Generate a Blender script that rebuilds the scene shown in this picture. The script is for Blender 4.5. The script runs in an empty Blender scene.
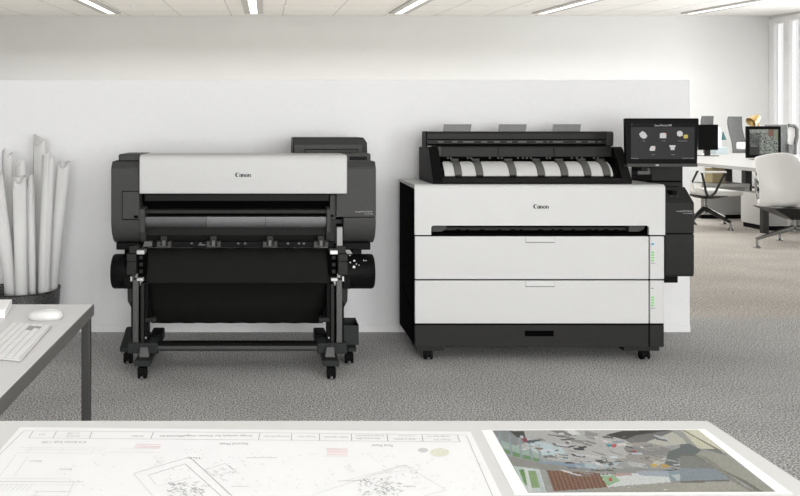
import bpy, bmesh, math, random
from mathutils import Vector, Matrix
R = random.Random(7)
C = bpy.context.scene.collection
F = 757.0; H = 1.25; VX = 265.0; VY = 131.0          # focal length (px), eye height, principal point

def PX(px, d): return (px - VX) / F * d
def PZ(py, d): return H - (py - VY) / F * d
def onz(px, py, z):                                   # point of a horizontal plane seen at a pixel
    d = (H - z) * F / (py - VY)
    return Vector((PX(px, d), d, z))

# ------------------------------------------------------------------ materials
def lin(c):
    c = c / 255.0
    return c / 12.92 if c <= 0.04045 else ((c + 0.055) / 1.055) ** 2.4
def col(r, g, b): return (lin(r), lin(g), lin(b), 1.0)

def mat(name, rgb, rough=0.5, metal=0.0, var=0.04, scale=40.0, bump=0.0, bscale=400.0, coat=0.0,
        emit=None, estr=0.0, alpha=1.0, spec=0.5):
    m = bpy.data.materials.new(name); m.use_nodes = True
    nt = m.node_tree; b = nt.nodes['Principled BSDF']
    b.inputs['Roughness'].default_value = rough
    b.inputs['Metallic'].default_value = metal
    b.inputs['Specular IOR Level'].default_value = spec
    b.inputs['Coat Weight'].default_value = coat
    b.inputs['Alpha'].default_value = alpha
    tc = nt.nodes.new('ShaderNodeTexCoord')
    n = nt.nodes.new('ShaderNodeTexNoise'); n.inputs['Scale'].default_value = scale
    n.inputs['Detail'].default_value = 4
    nt.links.new(tc.outputs['Object'], n.inputs['Vector'])
    r = nt.nodes.new('ShaderNodeValToRGB')
    c = col(*rgb)
    r.color_ramp.elements[0].position = 0.3; r.color_ramp.elements[1].position = 0.7
    r.color_ramp.elements[0].color = tuple(x * (1 - var) for x in c[:3]) + (1,)
    r.color_ramp.elements[1].color = tuple(min(1, x * (1 + var)) for x in c[:3]) + (1,)
    nt.links.new(n.outputs['Fac'], r.inputs['Fac'])
    nt.links.new(r.outputs['Color'], b.inputs['Base Color'])
    if bump > 0:
        n2 = nt.nodes.new('ShaderNodeTexNoise'); n2.inputs['Scale'].default_value = bscale
        nt.links.new(tc.outputs['Object'], n2.inputs['Vector'])
        bp = nt.nodes.new('ShaderNodeBump'); bp.inputs['Strength'].default_value = bump
        bp.inputs['Distance'].default_value = 0.002
        nt.links.new(n2.outputs['Fac'], bp.inputs['Height'])
        nt.links.new(bp.outputs['Normal'], b.inputs['Normal'])
    if emit:
        b.inputs['Emission Color'].default_value = col(*emit)
        b.inputs['Emission Strength'].default_value = estr
    return m

def carpet(name, dark, light, scale):
    m = bpy.data.materials.new(name); m.use_nodes = True
    nt = m.node_tree; b = nt.nodes['Principled BSDF']; b.inputs['Roughness'].default_value = 0.95
    b.inputs['Specular IOR Level'].default_value = 0.1
    tc = nt.nodes.new('ShaderNodeTexCoord')
    n1 = nt.nodes.new('ShaderNodeTexNoise'); n1.inputs['Scale'].default_value = scale; n1.inputs['Detail'].default_value = 4
    n1.inputs['Roughness'].default_value = 0.75
    mp = nt.nodes.new('ShaderNodeMapping'); mp.inputs['Scale'].default_value = (1.0, 1.6, 1.0)
    n2 = nt.nodes.new('ShaderNodeTexNoise'); n2.inputs['Scale'].default_value = 1.3; n2.inputs['Detail'].default_value = 5
    nt.links.new(tc.outputs['Object'], n1.inputs['Vector'])
    nt.links.new(tc.outputs['Object'], mp.inputs['Vector']); nt.links.new(mp.outputs['Vector'], n2.inputs['Vector'])
    r = nt.nodes.new('ShaderNodeValToRGB')
    r.color_ramp.elements[0].position = 0.43; r.color_ramp.elements[1].position = 0.57
    r.color_ramp.elements[0].color = col(*dark); r.color_ramp.elements[1].color = col(*light)
    r2 = nt.nodes.new('ShaderNodeValToRGB')
    r2.color_ramp.elements[0].position = 0.35; r2.color_ramp.elements[1].position = 0.65
    r2.color_ramp.elements[0].color = (0.90, 0.90, 0.90, 1); r2.color_ramp.elements[1].color = (1.06, 1.06, 1.06, 1)
    mx = nt.nodes.new('ShaderNodeMix'); mx.data_type = 'RGBA'; mx.blend_type = 'MULTIPLY'
    mx.inputs['Factor'].default_value = 1.0
    nt.links.new(n1.outputs['Fac'], r.inputs['Fac']); nt.links.new(n2.outputs['Fac'], r2.inputs['Fac'])
    nt.links.new(r.outputs['Color'], mx.inputs['A']); nt.links.new(r2.outputs['Color'], mx.inputs['B'])
    nt.links.new(mx.outputs['Result'], b.inputs['Base Color'])
    bp = nt.nodes.new('ShaderNodeBump'); bp.inputs['Strength'].default_value = 0.6; bp.inputs['Distance'].default_value = 0.006
    nt.links.new(n1.outputs['Fac'], bp.inputs['Height']); nt.links.new(bp.outputs['Normal'], b.inputs['Normal'])
    return m

def mesh_wire(name):
    """woven wire: fine see-through grid"""
    m = bpy.data.materials.new(name); m.use_nodes = True
    nt = m.node_tree; b = nt.nodes['Principled BSDF']
    b.inputs['Base Color'].default_value = col(92, 92, 92); b.inputs['Roughness'].default_value = 0.45
    b.inputs['Metallic'].default_value = 0.6
    tc = nt.nodes.new('ShaderNodeTexCoord')
    v = nt.nodes.new('ShaderNodeTexVoronoi'); v.inputs['Scale'].default_value = 210
    r = nt.nodes.new('ShaderNodeValToRGB'); r.color_ramp.interpolation = 'CONSTANT'
    r.color_ramp.elements[0].color = (0, 0, 0, 1); r.color_ramp.elements[1].color = (1, 1, 1, 1)
    r.color_ramp.elements[1].position = 0.30
    nt.links.new(tc.outputs['Object'], v.inputs['Vector']); nt.links.new(v.outputs['Distance'], r.inputs['Fac'])
    nt.links.new(r.outputs['Color'], b.inputs['Alpha'])
    return m

M = {}
M['wall'] = mat('painted_wall', (238, 238, 239), 0.85, bump=0.05, bscale=300, var=0.01)
M['farwall'] = mat('far_wall_paint', (222, 223, 222), 0.9, var=0.01, scale=2)
M['ceil'] = mat('ceiling_tile', (236, 235, 232), 0.9, var=0.02)
M['seam'] = mat('ceiling_seam', (196, 195, 192), 0.9)
M['skirt'] = mat('white_skirting', (236, 236, 236), 0.6, var=0.01)
M['floor'] = carpet('grey_carpet', (106, 105, 104), (236, 235, 233), 135)
M['floor2'] = carpet('beige_carpet', (160, 155, 148), (216, 210, 202), 70)
M['white'] = mat('white_plastic', (209, 209, 208), 0.45, var=0.008, spec=.3)
M['white2'] = mat('off_white_plastic', (198, 198, 197), 0.45, var=0.008, spec=.3)
M['dark'] = mat('dark_grey_plastic', (68, 68, 67), 0.5, spec=.16, var=0.05, bump=0.08, bscale=900)
M['dark2'] = mat('charcoal_plastic', (42, 42, 41), 0.5, spec=.16, var=0.05, bump=0.05, bscale=900)
M['dark3'] = mat('near_black_plastic', (30, 30, 29), 0.5, spec=.12)
M['black'] = mat('black_plastic', (15, 15, 15), 0.5, var=0.1, spec=.08)
M['matte'] = mat('matte_black', (7, 7, 7), 0.9, var=0.1, spec=.02)
M['gloss'] = mat('glossy_guide', (112, 111, 113), 0.35, var=0.03)
M['gloss2'] = mat('glossy_dark_guide', (92, 91, 93), 0.33, var=0.03)
M['post'] = mat('grey_painted_metal', (84, 84, 84), 0.4, metal=0.3)
M['beam'] = mat('grey_beam', (70, 70, 70), 0.42, metal=0.3)
M['foot'] = mat('foot_plastic', (46, 49, 48), 0.6, spec=.15)
M['steel'] = mat('bright_metal', (205, 205, 203), 0.3, metal=0.5)
M['lever'] = mat('grey_lever', (150, 150, 149), 0.4)
M['chrome'] = mat('polished_aluminium', (140, 140, 138), 0.22, metal=0.9)
M['darkmetal'] = mat('dark_metal', (42, 42, 41), 0.35, metal=0.5)
M['cloth'] = mat('black_cloth', (34, 34, 33), 0.95, var=0.08, scale=600, bump=0.15, bscale=1500, spec=0.03)
M['strap'] = mat('grey_strap', (88, 88, 84), 0.5)
M['tray'] = mat('pale_guide', (200, 200, 198), 0.45, var=0.01)
M['tab'] = mat('smoked_translucent_plastic', (128, 128, 128), 0.3, alpha=0.85)
M['screen'] = mat('lit_screen', (16, 16, 17), 0.45, emit=(52, 52, 53), estr=0.6, var=0.01, spec=.2)
M['screenblack'] = mat('screen_black', (4, 4, 4), 0.35, var=0.0, spec=0.15)
M['ico'] = mat('icon_white', (120, 120, 120), 0.5, emit=(228, 228, 228), estr=0.5, spec=.1)
M['icograe'] = mat('icon_grey', (140, 140, 140), 0.5, emit=(140, 140, 140), estr=0.6)
M['icoyel'] = mat('icon_yellow', (130, 118, 52), 0.5, emit=(208, 190, 84), estr=0.4)
M['icoor'] = mat('icon_orange', (220, 120, 50), 0.5, emit=(220, 120, 50), estr=0.6)
M['icoblk'] = mat('icon_black', (8, 8, 8), 0.5)
M['led_g'] = mat('green_led', (104, 190, 84), 0.5, emit=(110, 225, 80), estr=0.15)
M['led_b'] = mat('blue_led', (40, 140, 190), 0.5, emit=(40, 150, 205), estr=0.15)
M['ink'] = mat('black_ink', (22, 22, 22), 0.6)
M['markgrey'] = mat('grey_print', (110, 110, 110), 0.6)
M['markpale'] = mat('pale_print', (190, 190, 190), 0.5)
M['desk'] = mat('grey_laminate', (212, 211, 210), 0.42, var=0.01)
M['deskedge'] = mat('grey_edge_band', (100, 99, 97), 0.5)
M['deskleg'] = mat('dark_leg_metal', (62, 62, 61), 0.4, metal=0.4)
M['table'] = mat('pale_tabletop', (216, 216, 214), 0.5, var=0.008)
M['paper'] = mat('drawing_paper', (240, 240, 240), 0.8, var=0.004)
M['photopaper'] = mat('photo_paper', (252, 252, 250), 0.5, var=0.002)
M['rollpaper'] = mat('rolled_paper', (222, 222, 221), 0.8, var=0.01)
M['key'] = mat('white_keys', (230, 230, 229), 0.5, var=0.004)
M['keygrey'] = mat('grey_key', (150, 150, 150), 0.5)
M['kbase'] = mat('keyboard_base', (205, 205, 204), 0.4, var=0.004)
M['mouse'] = mat('white_glossy_mouse', (214, 214, 213), 0.2, coat=0.4, var=0.004)
M['line'] = mat('drawing_line', (208, 209, 209), 0.9)
M['line2'] = mat('dark_drawing_line', (170, 171, 172), 0.9)
M['line3'] = mat('lettering_line', (165, 166, 167), 0.9)
M['pink'] = mat('pink_wash', (238, 218, 218), 0.9)
M['olive'] = mat('olive_stipple', (222, 222, 206), 0.9, var=0.12, scale=500)
M['greyblob'] = mat('grey_stipple', (206, 208, 206), 0.9, var=0.1, scale=500)
M['wire'] = mesh_wire('woven_wire')
M['chairgrey'] = mat('grey_mesh_fabric', (92, 94, 93), 0.8, var=0.1, scale=30)
M['chairlight'] = mat('light_grey_mesh', (168, 168, 166), 0.8, var=0.06, scale=30)
M['shell'] = mat('white_leather', (236, 236, 233), 0.38, var=0.01)
M['benchtop'] = mat("white_laminate", (166, 165, 162), 0.5, var=0.005)
M['benchedge'] = mat('pale_edge', (190, 189, 182), 0.5)
M['cab'] = mat('light_grey_cabinet', (176, 176, 175), 0.5, var=0.01)
M['cabfr'] = mat('white_cabinet_frame', (212, 211, 208), 0.5, var=0.01)
M['brass'] = mat('brass', (150, 124, 78), 0.28, metal=0.7)
M['tan'] = mat('tan_card', (205, 188, 148), 0.8)
M['teal'] = mat('teal_card', (48, 96, 95), 0.7)
M['alu'] = mat('window_aluminium', (236, 236, 237), 0.5)
M['lamp'] = mat('lit_diffuser', (255, 255, 255), 0.5, emit=(255, 254, 250), estr=1.4, var=0)
M['lampframe'] = mat('lamp_frame', (188, 187, 184), 0.6)
M['rubber'] = mat('rubber', (16, 16, 16), 0.7, spec=.1)

def glass_mat():
    m = bpy.data.materials.new('window_glass'); m.use_nodes = True
    nt = m.node_tree; nt.nodes.clear()
    o = nt.nodes.new('ShaderNodeOutputMaterial'); t = nt.nodes.new('ShaderNodeBsdfTransparent')
    g = nt.nodes.new('ShaderNodeBsdfGlossy'); g.inputs['Roughness'].default_value = 0.02
    mx = nt.nodes.new('ShaderNodeMixShader'); mx.inputs['Fac'].default_value = 0.05
    nt.links.new(t.outputs[0], mx.inputs[1]); nt.links.new(g.outputs[0], mx.inputs[2]); nt.links.new(mx.outputs[0], o.inputs['Surface'])
    return m
M['glass'] = glass_mat()

# ------------------------------------------------------------------ mesh helpers
class MB:
    def __init__(s): s.bm = bmesh.new(); s.mi = 0
    def _f(s, vs):
        try:
            f = s.bm.faces.new(vs); f.material_index = s.mi; return f
        except ValueError: return None
    def box(s, x0, x1, y0, y1, z0, z1, mi=None):
        if mi is not None: s.mi = mi
        v = [s.bm.verts.new(p) for p in ((x0,y0,z0),(x1,y0,z0),(x1,y1,z0),(x0,y1,z0),(x0,y0,z1),(x1,y0,z1),(x1,y1,z1),(x0,y1,z1))]
        for f in ((3,2,1,0),(4,5,6,7),(0,1,5,4),(1,2,6,5),(2,3,7,6),(3,0,4,7)): s._f([v[i] for i in f])
        return s
    def hexa(s, bot, top):
        v = [s.bm.verts.new(p) for p in list(bot) + list(top)]
        for f in ((3,2,1,0),(4,5,6,7),(0,1,5,4),(1,2,6,5),(2,3,7,6),(3,0,4,7)): s._f([v[i] for i in f])
        return s
    def loft(s, rings, cap=True, closed=True):
        rs = [[s.bm.verts.new(p) for p in r] for r in rings]
        n = len(rs[0])
        for a, b in zip(rs, rs[1:]):
            for i in range(n if closed else n - 1):
                j = (i + 1) % n
                s._f([a[i], a[j], b[j], b[i]])
        if cap and closed:
            s._f(rs[0][::-1]); s._f(rs[-1])
        return s
    def prism_x(s, prof, x0, x1):                     # profile of (y, z) pairs
        return s.loft([[(x0, y, z) for y, z in prof], [(x1, y, z) for y, z in prof]])
    def prism_y(s, prof, y0, y1):                     # profile of (x, z) pairs
        return s.loft([[(x, y0, z) for x, z in prof], [(x, y1, z) for x, z in prof]])
    def prism_z(s, prof, z0, z1):
        return s.loft([[(x, y, z0) for x, y in prof], [(x, y, z1) for x, y in prof]])
    def tube(s, pts, r, n=10, cap=True):
        pts = [Vector(p) for p in pts]
        rs = r if isinstance(r, (list, tuple)) else [r] * len(pts)
        rings = []; up = None
        for i, p in enumerate(pts):
            t = (pts[min(i + 1, len(pts) - 1)] - pts[max(i - 1, 0)]).normalized()
            if up is None:
                up = Vector((0, 0, 1)) if abs(t.z) < 0.9 else Vector((1, 0, 0))
            a = t.cross(up)
            if a.length < 1e-5: a = t.cross(Vector((0, 1, 0)))
            a.normalize(); b = a.cross(t).normalized(); up = b
            rings.append([tuple(p + (a * math.cos(2*math.pi*k/n) + b * math.sin(2*math.pi*k/n)) * rs[i]) for k in range(n)])
        return s.loft(rings, cap)
    def lathe(s, axis_o, axis_d, prof, n=24):         # prof (radius, along)
        o = Vector(axis_o); d = Vector(axis_d).normalized()
        a = d.orthogonal().normalized(); b = d.cross(a)
        rings = [[tuple(o + d*h + (a*math.cos(2*math.pi*k/n) + b*math.sin(2*math.pi*k/n))*max(r, 1e-4)) for k in range(n)] for r, h in prof]
        return s.loft(rings)
    def poly(s, pts, mi=None):
        if mi is not None: s.mi = mi
        return s._f([s.bm.verts.new(p) for p in pts])
    def seg(s, a, b, w, up=Vector((0, 0, 1)), mi=None):
        if mi is not None: s.mi = mi
        a = Vector(a); b = Vector(b); t = (b - a)
        if t.length < 1e-6: return
        sd = t.normalized().cross(up) * (w / 2)
        s.poly([tuple(a - sd), tuple(b - sd), tuple(b + sd), tuple(a + sd)])
    def build(s, name, m, parent=None, bevel=0.0, smooth=35, segs=2, label=None):
        bmesh.ops.recalc_face_normals(s.bm, faces=s.bm.faces) if not getattr(s, 'norecalc', False) else None
        me = bpy.data.meshes.new(name)
        if parent is not None:
            s.bm.transform(world_of(parent).inverted())
        s.bm.to_mesh(me); s.bm.free()
        for x in (m if isinstance(m, (list, tuple)) else [m]): me.materials.append(x)
        me.shade_smooth(); me.set_sharp_from_angle(angle=math.radians(smooth))
        o = bpy.data.objects.new(name, me); C.objects.link(o)
        if parent is not None: o.parent = parent
        if bevel > 0:
            b = o.modifiers.new('edge', 'BEVEL'); b.width = bevel; b.segments = segs; b.limit_method = 'ANGLE'
            b.angle_limit = math.radians(40); b.harden_normals = False
        if label: o['label'] = label
        return o

def world_of(o):
    m = o.matrix_basis.copy()
    p = o.parent
    while p is not None:
        m = p.matrix_basis @ m; p = p.parent
    return m

def tag(o, label, cat, group=None):
    o['label'] = label; o['category'] = cat
    if group: o['group'] = group
    return o
def thing(name, label, cat, loc=(0, 0, 0), rz=0, group=None):
    o = bpy.data.objects.new(name, None); C.objects.link(o)
    o.location = loc; o.rotation_euler = (0, 0, rz); o.empty_display_size = 0.1
    return tag(o, label, cat, group)
def struct(o): o['kind'] = 'structure'; return o

_font_cache = {}
def text_polys(body):
    cu = bpy.data.curves.new('t', 'FONT'); cu.body = body; cu.size = 1.0; cu.resolution_u = 3
    ob = bpy.data.objects.new('t', cu); C.objects.link(ob)
    bpy.context.view_layer.update()
    me = bpy.data.meshes.new_from_object(ob.evaluated_get(bpy.context.evaluated_depsgraph_get()))
    vs = [v.co.copy() for v in me.vertices]; fs = [tuple(p.vertices) for p in me.polygons]
    bpy.data.objects.remove(ob); bpy.data.curves.remove(cu); bpy.data.meshes.remove(me)
    return vs, fs
def add_text(mb, body, o, U, V, width=None, height=None, mi=None):
    """letters laid from o along unit U, up along unit V; scaled to a width and cap height"""
    if mi is not None: mb.mi = mi
    vs, fs = text_polys(body)
    x0 = min(v.x for v in vs); x1 = max(v.x for v in vs)
    sx = width / (x1 - x0) if width else None
    sy = height / 0.7 if height else sx
    if sx is None: sx = sy
    o = Vector(o); U = Vector(U); V = Vector(V)
    bv = [mb.bm.verts.new(o + U * ((v.x - x0) * sx) + V * (v.y * sy)) for v in vs]
    for f in fs: mb._f([bv[i] for i in f])

def canon_logo(mb, o, w):
    """flared serif word mark facing -Y; o = lower left corner, w = total width"""
    o = Vector(o); s = w / 5.0                          # five units wide
    def P(x, z): return (o.x + x * s, o.y, o.z + z * s)
    def ring(cx, cz, rx, rz, ix, iz, dx=0.0, a0=0, a1=360, n=20):
        for k in range(n):
            t0 = math.radians(a0 + (a1-a0)*k/n); t1 = math.radians(a0 + (a1-a0)*(k+1)/n)
            mb.poly([P(cx+rx*math.cos(t0), cz+rz*math.sin(t0)), P(cx+rx*math.cos(t1), cz+rz*math.sin(t1)),
                     P(cx+dx+ix*math.cos(t1), cz+iz*math.sin(t1)), P(cx+dx+ix*math.cos(t0), cz+iz*math.sin(t0))])
    def bar(x0, x1, z0, z1): mb.poly([P(x0, z0), P(x1, z0), P(x1, z1), P(x0, z1)])
    ring(0.72, 0.68, 0.74, 0.72, 0.42, 0.60, 0.16, 40, 335)          # C
    mb.poly([P(1.18, 0.92), P(1.34, 0.92), P(1.30, 1.34), P(1.12, 1.10)])
    ring(1.72, 0.44, 0.38, 0.48, 0.12, 0.36, 0.0); bar(1.86, 2.16, 0, 0.96)   # a
    bar(2.24, 2.54, 0, 0.96); ring(2.72, 0.55, 0.36, 0.37, 0.12, 0.27, 0, 0, 180, 10); bar(2.80, 3.10, 0, 0.58)  # n
    ring(3.60, 0.45, 0.46, 0.50, 0.16, 0.36)                          # o
    bar(4.12, 4.42, 0, 0.96); ring(4.62, 0.55, 0.36, 0.37, 0.12, 0.27, 0, 0, 180, 10); bar(4.70, 5.0, 0, 0.58)  # n

def caster(parent, x, y, r=0.027, w=0.034, top=0.075, rz=0.0):
    """twin wheel caster: forked housing with two wheels"""
    h = MB()
    h.tube([(x, y, top), (x, y, r * 1.55)], 0.009, 10)
    prof = [(y + r*0.95*math.cos(a), r + r*0.95*math.sin(a)) for a in [math.radians(q) for q in range(20, 201, 20)]]
    h.prism_x(prof, x - 0.006, x + 0.006)
    h.box(x - w*0.55, x + w*0.55, y - r*0.8, y + r*0.5, r*1.55, r*1.95)
    c = h.build('caster', M['rubber'], parent, bevel=0.002)
    for sg in (-1, 1):
        xx = x + sg * w * 0.36
        MB().lathe((xx - 0.008, y, r), (1, 0, 0), [(0, 0), (r*0.55, 0), (r*0.6, 0.002), (r*0.94, 0.002), (r, 0.005), (r, 0.012), (r*0.94, 0.016), (r*0.5, 0.016), (0, 0.014)], 20).build('wheel', M['rubber'], c)
    # pale axle hub between the wheels
    MB().box(x - 0.006, x + 0.006, y - r*1.02, y - r*0.5, r*0.25, r*0.6).build('axle_cover', M['markgrey'], c)
    return c

# ================================================================== the setting
FARY = 18.0; RX = 757.0 and (770 - VX) / F * FARY
struct(MB().box(-8, RX + 0.2, -6, 5.06, -0.05, 0).build('floor', M['floor']))
struct(MB().box(-8, RX + 0.2, 5.06, FARY, -0.05, 0).build('floor_office', M['floor2']))
struct(MB().box(-8, RX + 0.3, FARY, FARY + 0.1, 0, 4.6).build('wall_back', M['farwall']))
struct(MB().box(-8.1, -8, -6, FARY, 0, 4.6).build('wall_left', M['farwall']))
SL = 0.058; ZC = H + 115 / F * FARY
def zc(y): return ZC - SL * (FARY - y)
cm = MB()
cm.hexa([(-8, -6, zc(-6)), (RX + .2, -6, zc(-6)), (RX + .2, FARY, zc(FARY)), (-8, FARY, zc(FARY))],
        [(-8, -6, zc(-6) + .1), (RX + .2, -6, zc(-6) + .1), (RX + .2, FARY, zc(FARY) + .1), (-8, FARY, zc(FARY) + .1)])
ceil = struct(cm.build('ceiling', M['ceil']))
sm = MB()
for y in [FARY - 1.2 * k for k in range(1, 9)]:
    sm.hexa([(-8, y, zc(y) - .002), (RX, y, zc(y) - .002), (RX, y + .02, zc(y + .02) - .002), (-8, y + .02, zc(y + .02) - .002)],
            [(-8, y, zc(y) + .01), (RX, y, zc(y) + .01), (RX, y + .02, zc(y + .02) + .01), (-8, y + .02, zc(y + .02) + .01)])
for x in [-8 + 1.2 * k for k in range(1, 16)]:
    sm.hexa([(x, 6, zc(6) - .002), (x + .02, 6, zc(6) - .002), (x + .02, FARY, zc(FARY) - .002), (x, FARY, zc(FARY) - .002)],
            [(x, 6, zc(6) + .01), (x + .02, 6, zc(6) + .01), (x + .02, FARY, zc(FARY) + .01), (x, FARY, zc(FARY) + .01)])
sm.build('ceiling_joint', M['seam'], ceil)

# right wall with tall window strip
pane_w = 0.62
WZ1 = PZ(20, FARY)
struct(MB().box(RX, RX + .2, -6, FARY, WZ1, 4.6).build('wall_right', M['farwall']))
wins = [FARY - 0.1 - k * 0.5 for k in range(0, 21)]
struct(MB().box(RX, RX + .2, -6, wins[-1] - .01, 0, WZ1).build('wall_right_side', M['farwall']))
win = MB()
for y in wins: win.box(RX - .03, RX + .12, y - .09, y + .09, 0, WZ1)
win.box(RX - .04, RX + .13, wins[-1] - .1, wins[0] + .1, WZ1 - .12, WZ1 + .002)
win.box(RX - .04, RX + .13, wins[-1] - .1, wins[0] + .1, 0.001, .12)
wf = struct(win.build('window_1', M['alu']))
for k in range(20):
    MB().box(RX + .04, RX + .05, wins[k + 1] + .09, wins[k] - .09, .12, WZ1 - .12).build('pane', M['glass'], wf)

# partition the printers stand in front of
PD = F * H / (332 - VY); PX1 = PX(690, PD); PZ1 = PZ(80, PD)
part = struct(MB().box(-3.2, PX1, PD, PD + .06, 0, PZ1).build('wall_partition', M['wall'], bevel=.003))
struct(MB().box(-3.2, PX1, PD - .006, PD - .0005, 0, .046).build('baseboard_partition', M['skirt'], bevel=.002))

# ceiling fixtures
def ceiling_light(x, y0, y1, label, wid=.16, fr=.13):
    t = thing('ceiling_light', label, 'ceiling light', (x, y0, zc(y0)), group='recessed strip lights in the ceiling')
    f = MB()
    for a, b in ((x - wid/2 - fr, x - wid/2), (x + wid/2, x + wid/2 + fr)):
        f.hexa([(a, y0, zc(y0) - .03), (b, y0, zc(y0) - .03), (b, y1, zc(y1) - .03), (a, y1, zc(y1) - .03)],
               [(a, y0, zc(y0) - .002), (b, y0, zc(y0) - .002), (b, y1, zc(y1) - .002), (a, y1, zc(y1) - .002)])
    f.build('frame', M['lampframe'], t)
    a, b = x - wid/2, x + wid/2
    MB().hexa([(a, y0, zc(y0) - .028), (b, y0, zc(y0) - .028), (b, y1, zc(y1) - .028), (a, y1, zc(y1) - .028)],
              [(a, y0, zc(y0) - .004), (b, y0, zc(y0) - .004), (b, y1, zc(y1) - .004), (a, y1, zc(y1) - .004)]).build('diffuser', M['lamp'], t)
LD = 1.502 / (118 / F - SL) * 0 + 17.2
for px, lab in ((112, 'leftmost recessed ceiling strip light, near top left corner'), (254, 'ceiling strip light running straight back above the left printer'),
                (398, 'ceiling strip light above the gap between the two printers'), (541, 'ceiling strip light slanting above the right printer'),
                (690, 'rightmost ceiling strip light, nearest the windows')):
    ceiling_light(PX(px, LD), LD - 3.4, LD, lab)
dl = [(132, 6), (155, 13), (180, 13), (218, 12), (285, 6), (286, 13), (328, 13), (330, 6), (376, 6), (436, 6), (440, 13), (488, 6), (528, 6), (575, 13)]
for px, py in dl:
    d = (ZC - SL * FARY - H) / ((VY - py) / F - SL)
    x = PX(px, d)
    MBx = MB().lathe((x, d, zc(d) - .012), (0, 0, 1), [(.045, 0), (.055, .002), (.055, .013)], 14)
    o = MBx.build('downlight', M['alu'])
    tag(o, 'tiny round white downlight set in the ceiling tiles', 'downlight', 'small round downlights in the ceiling')

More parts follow.
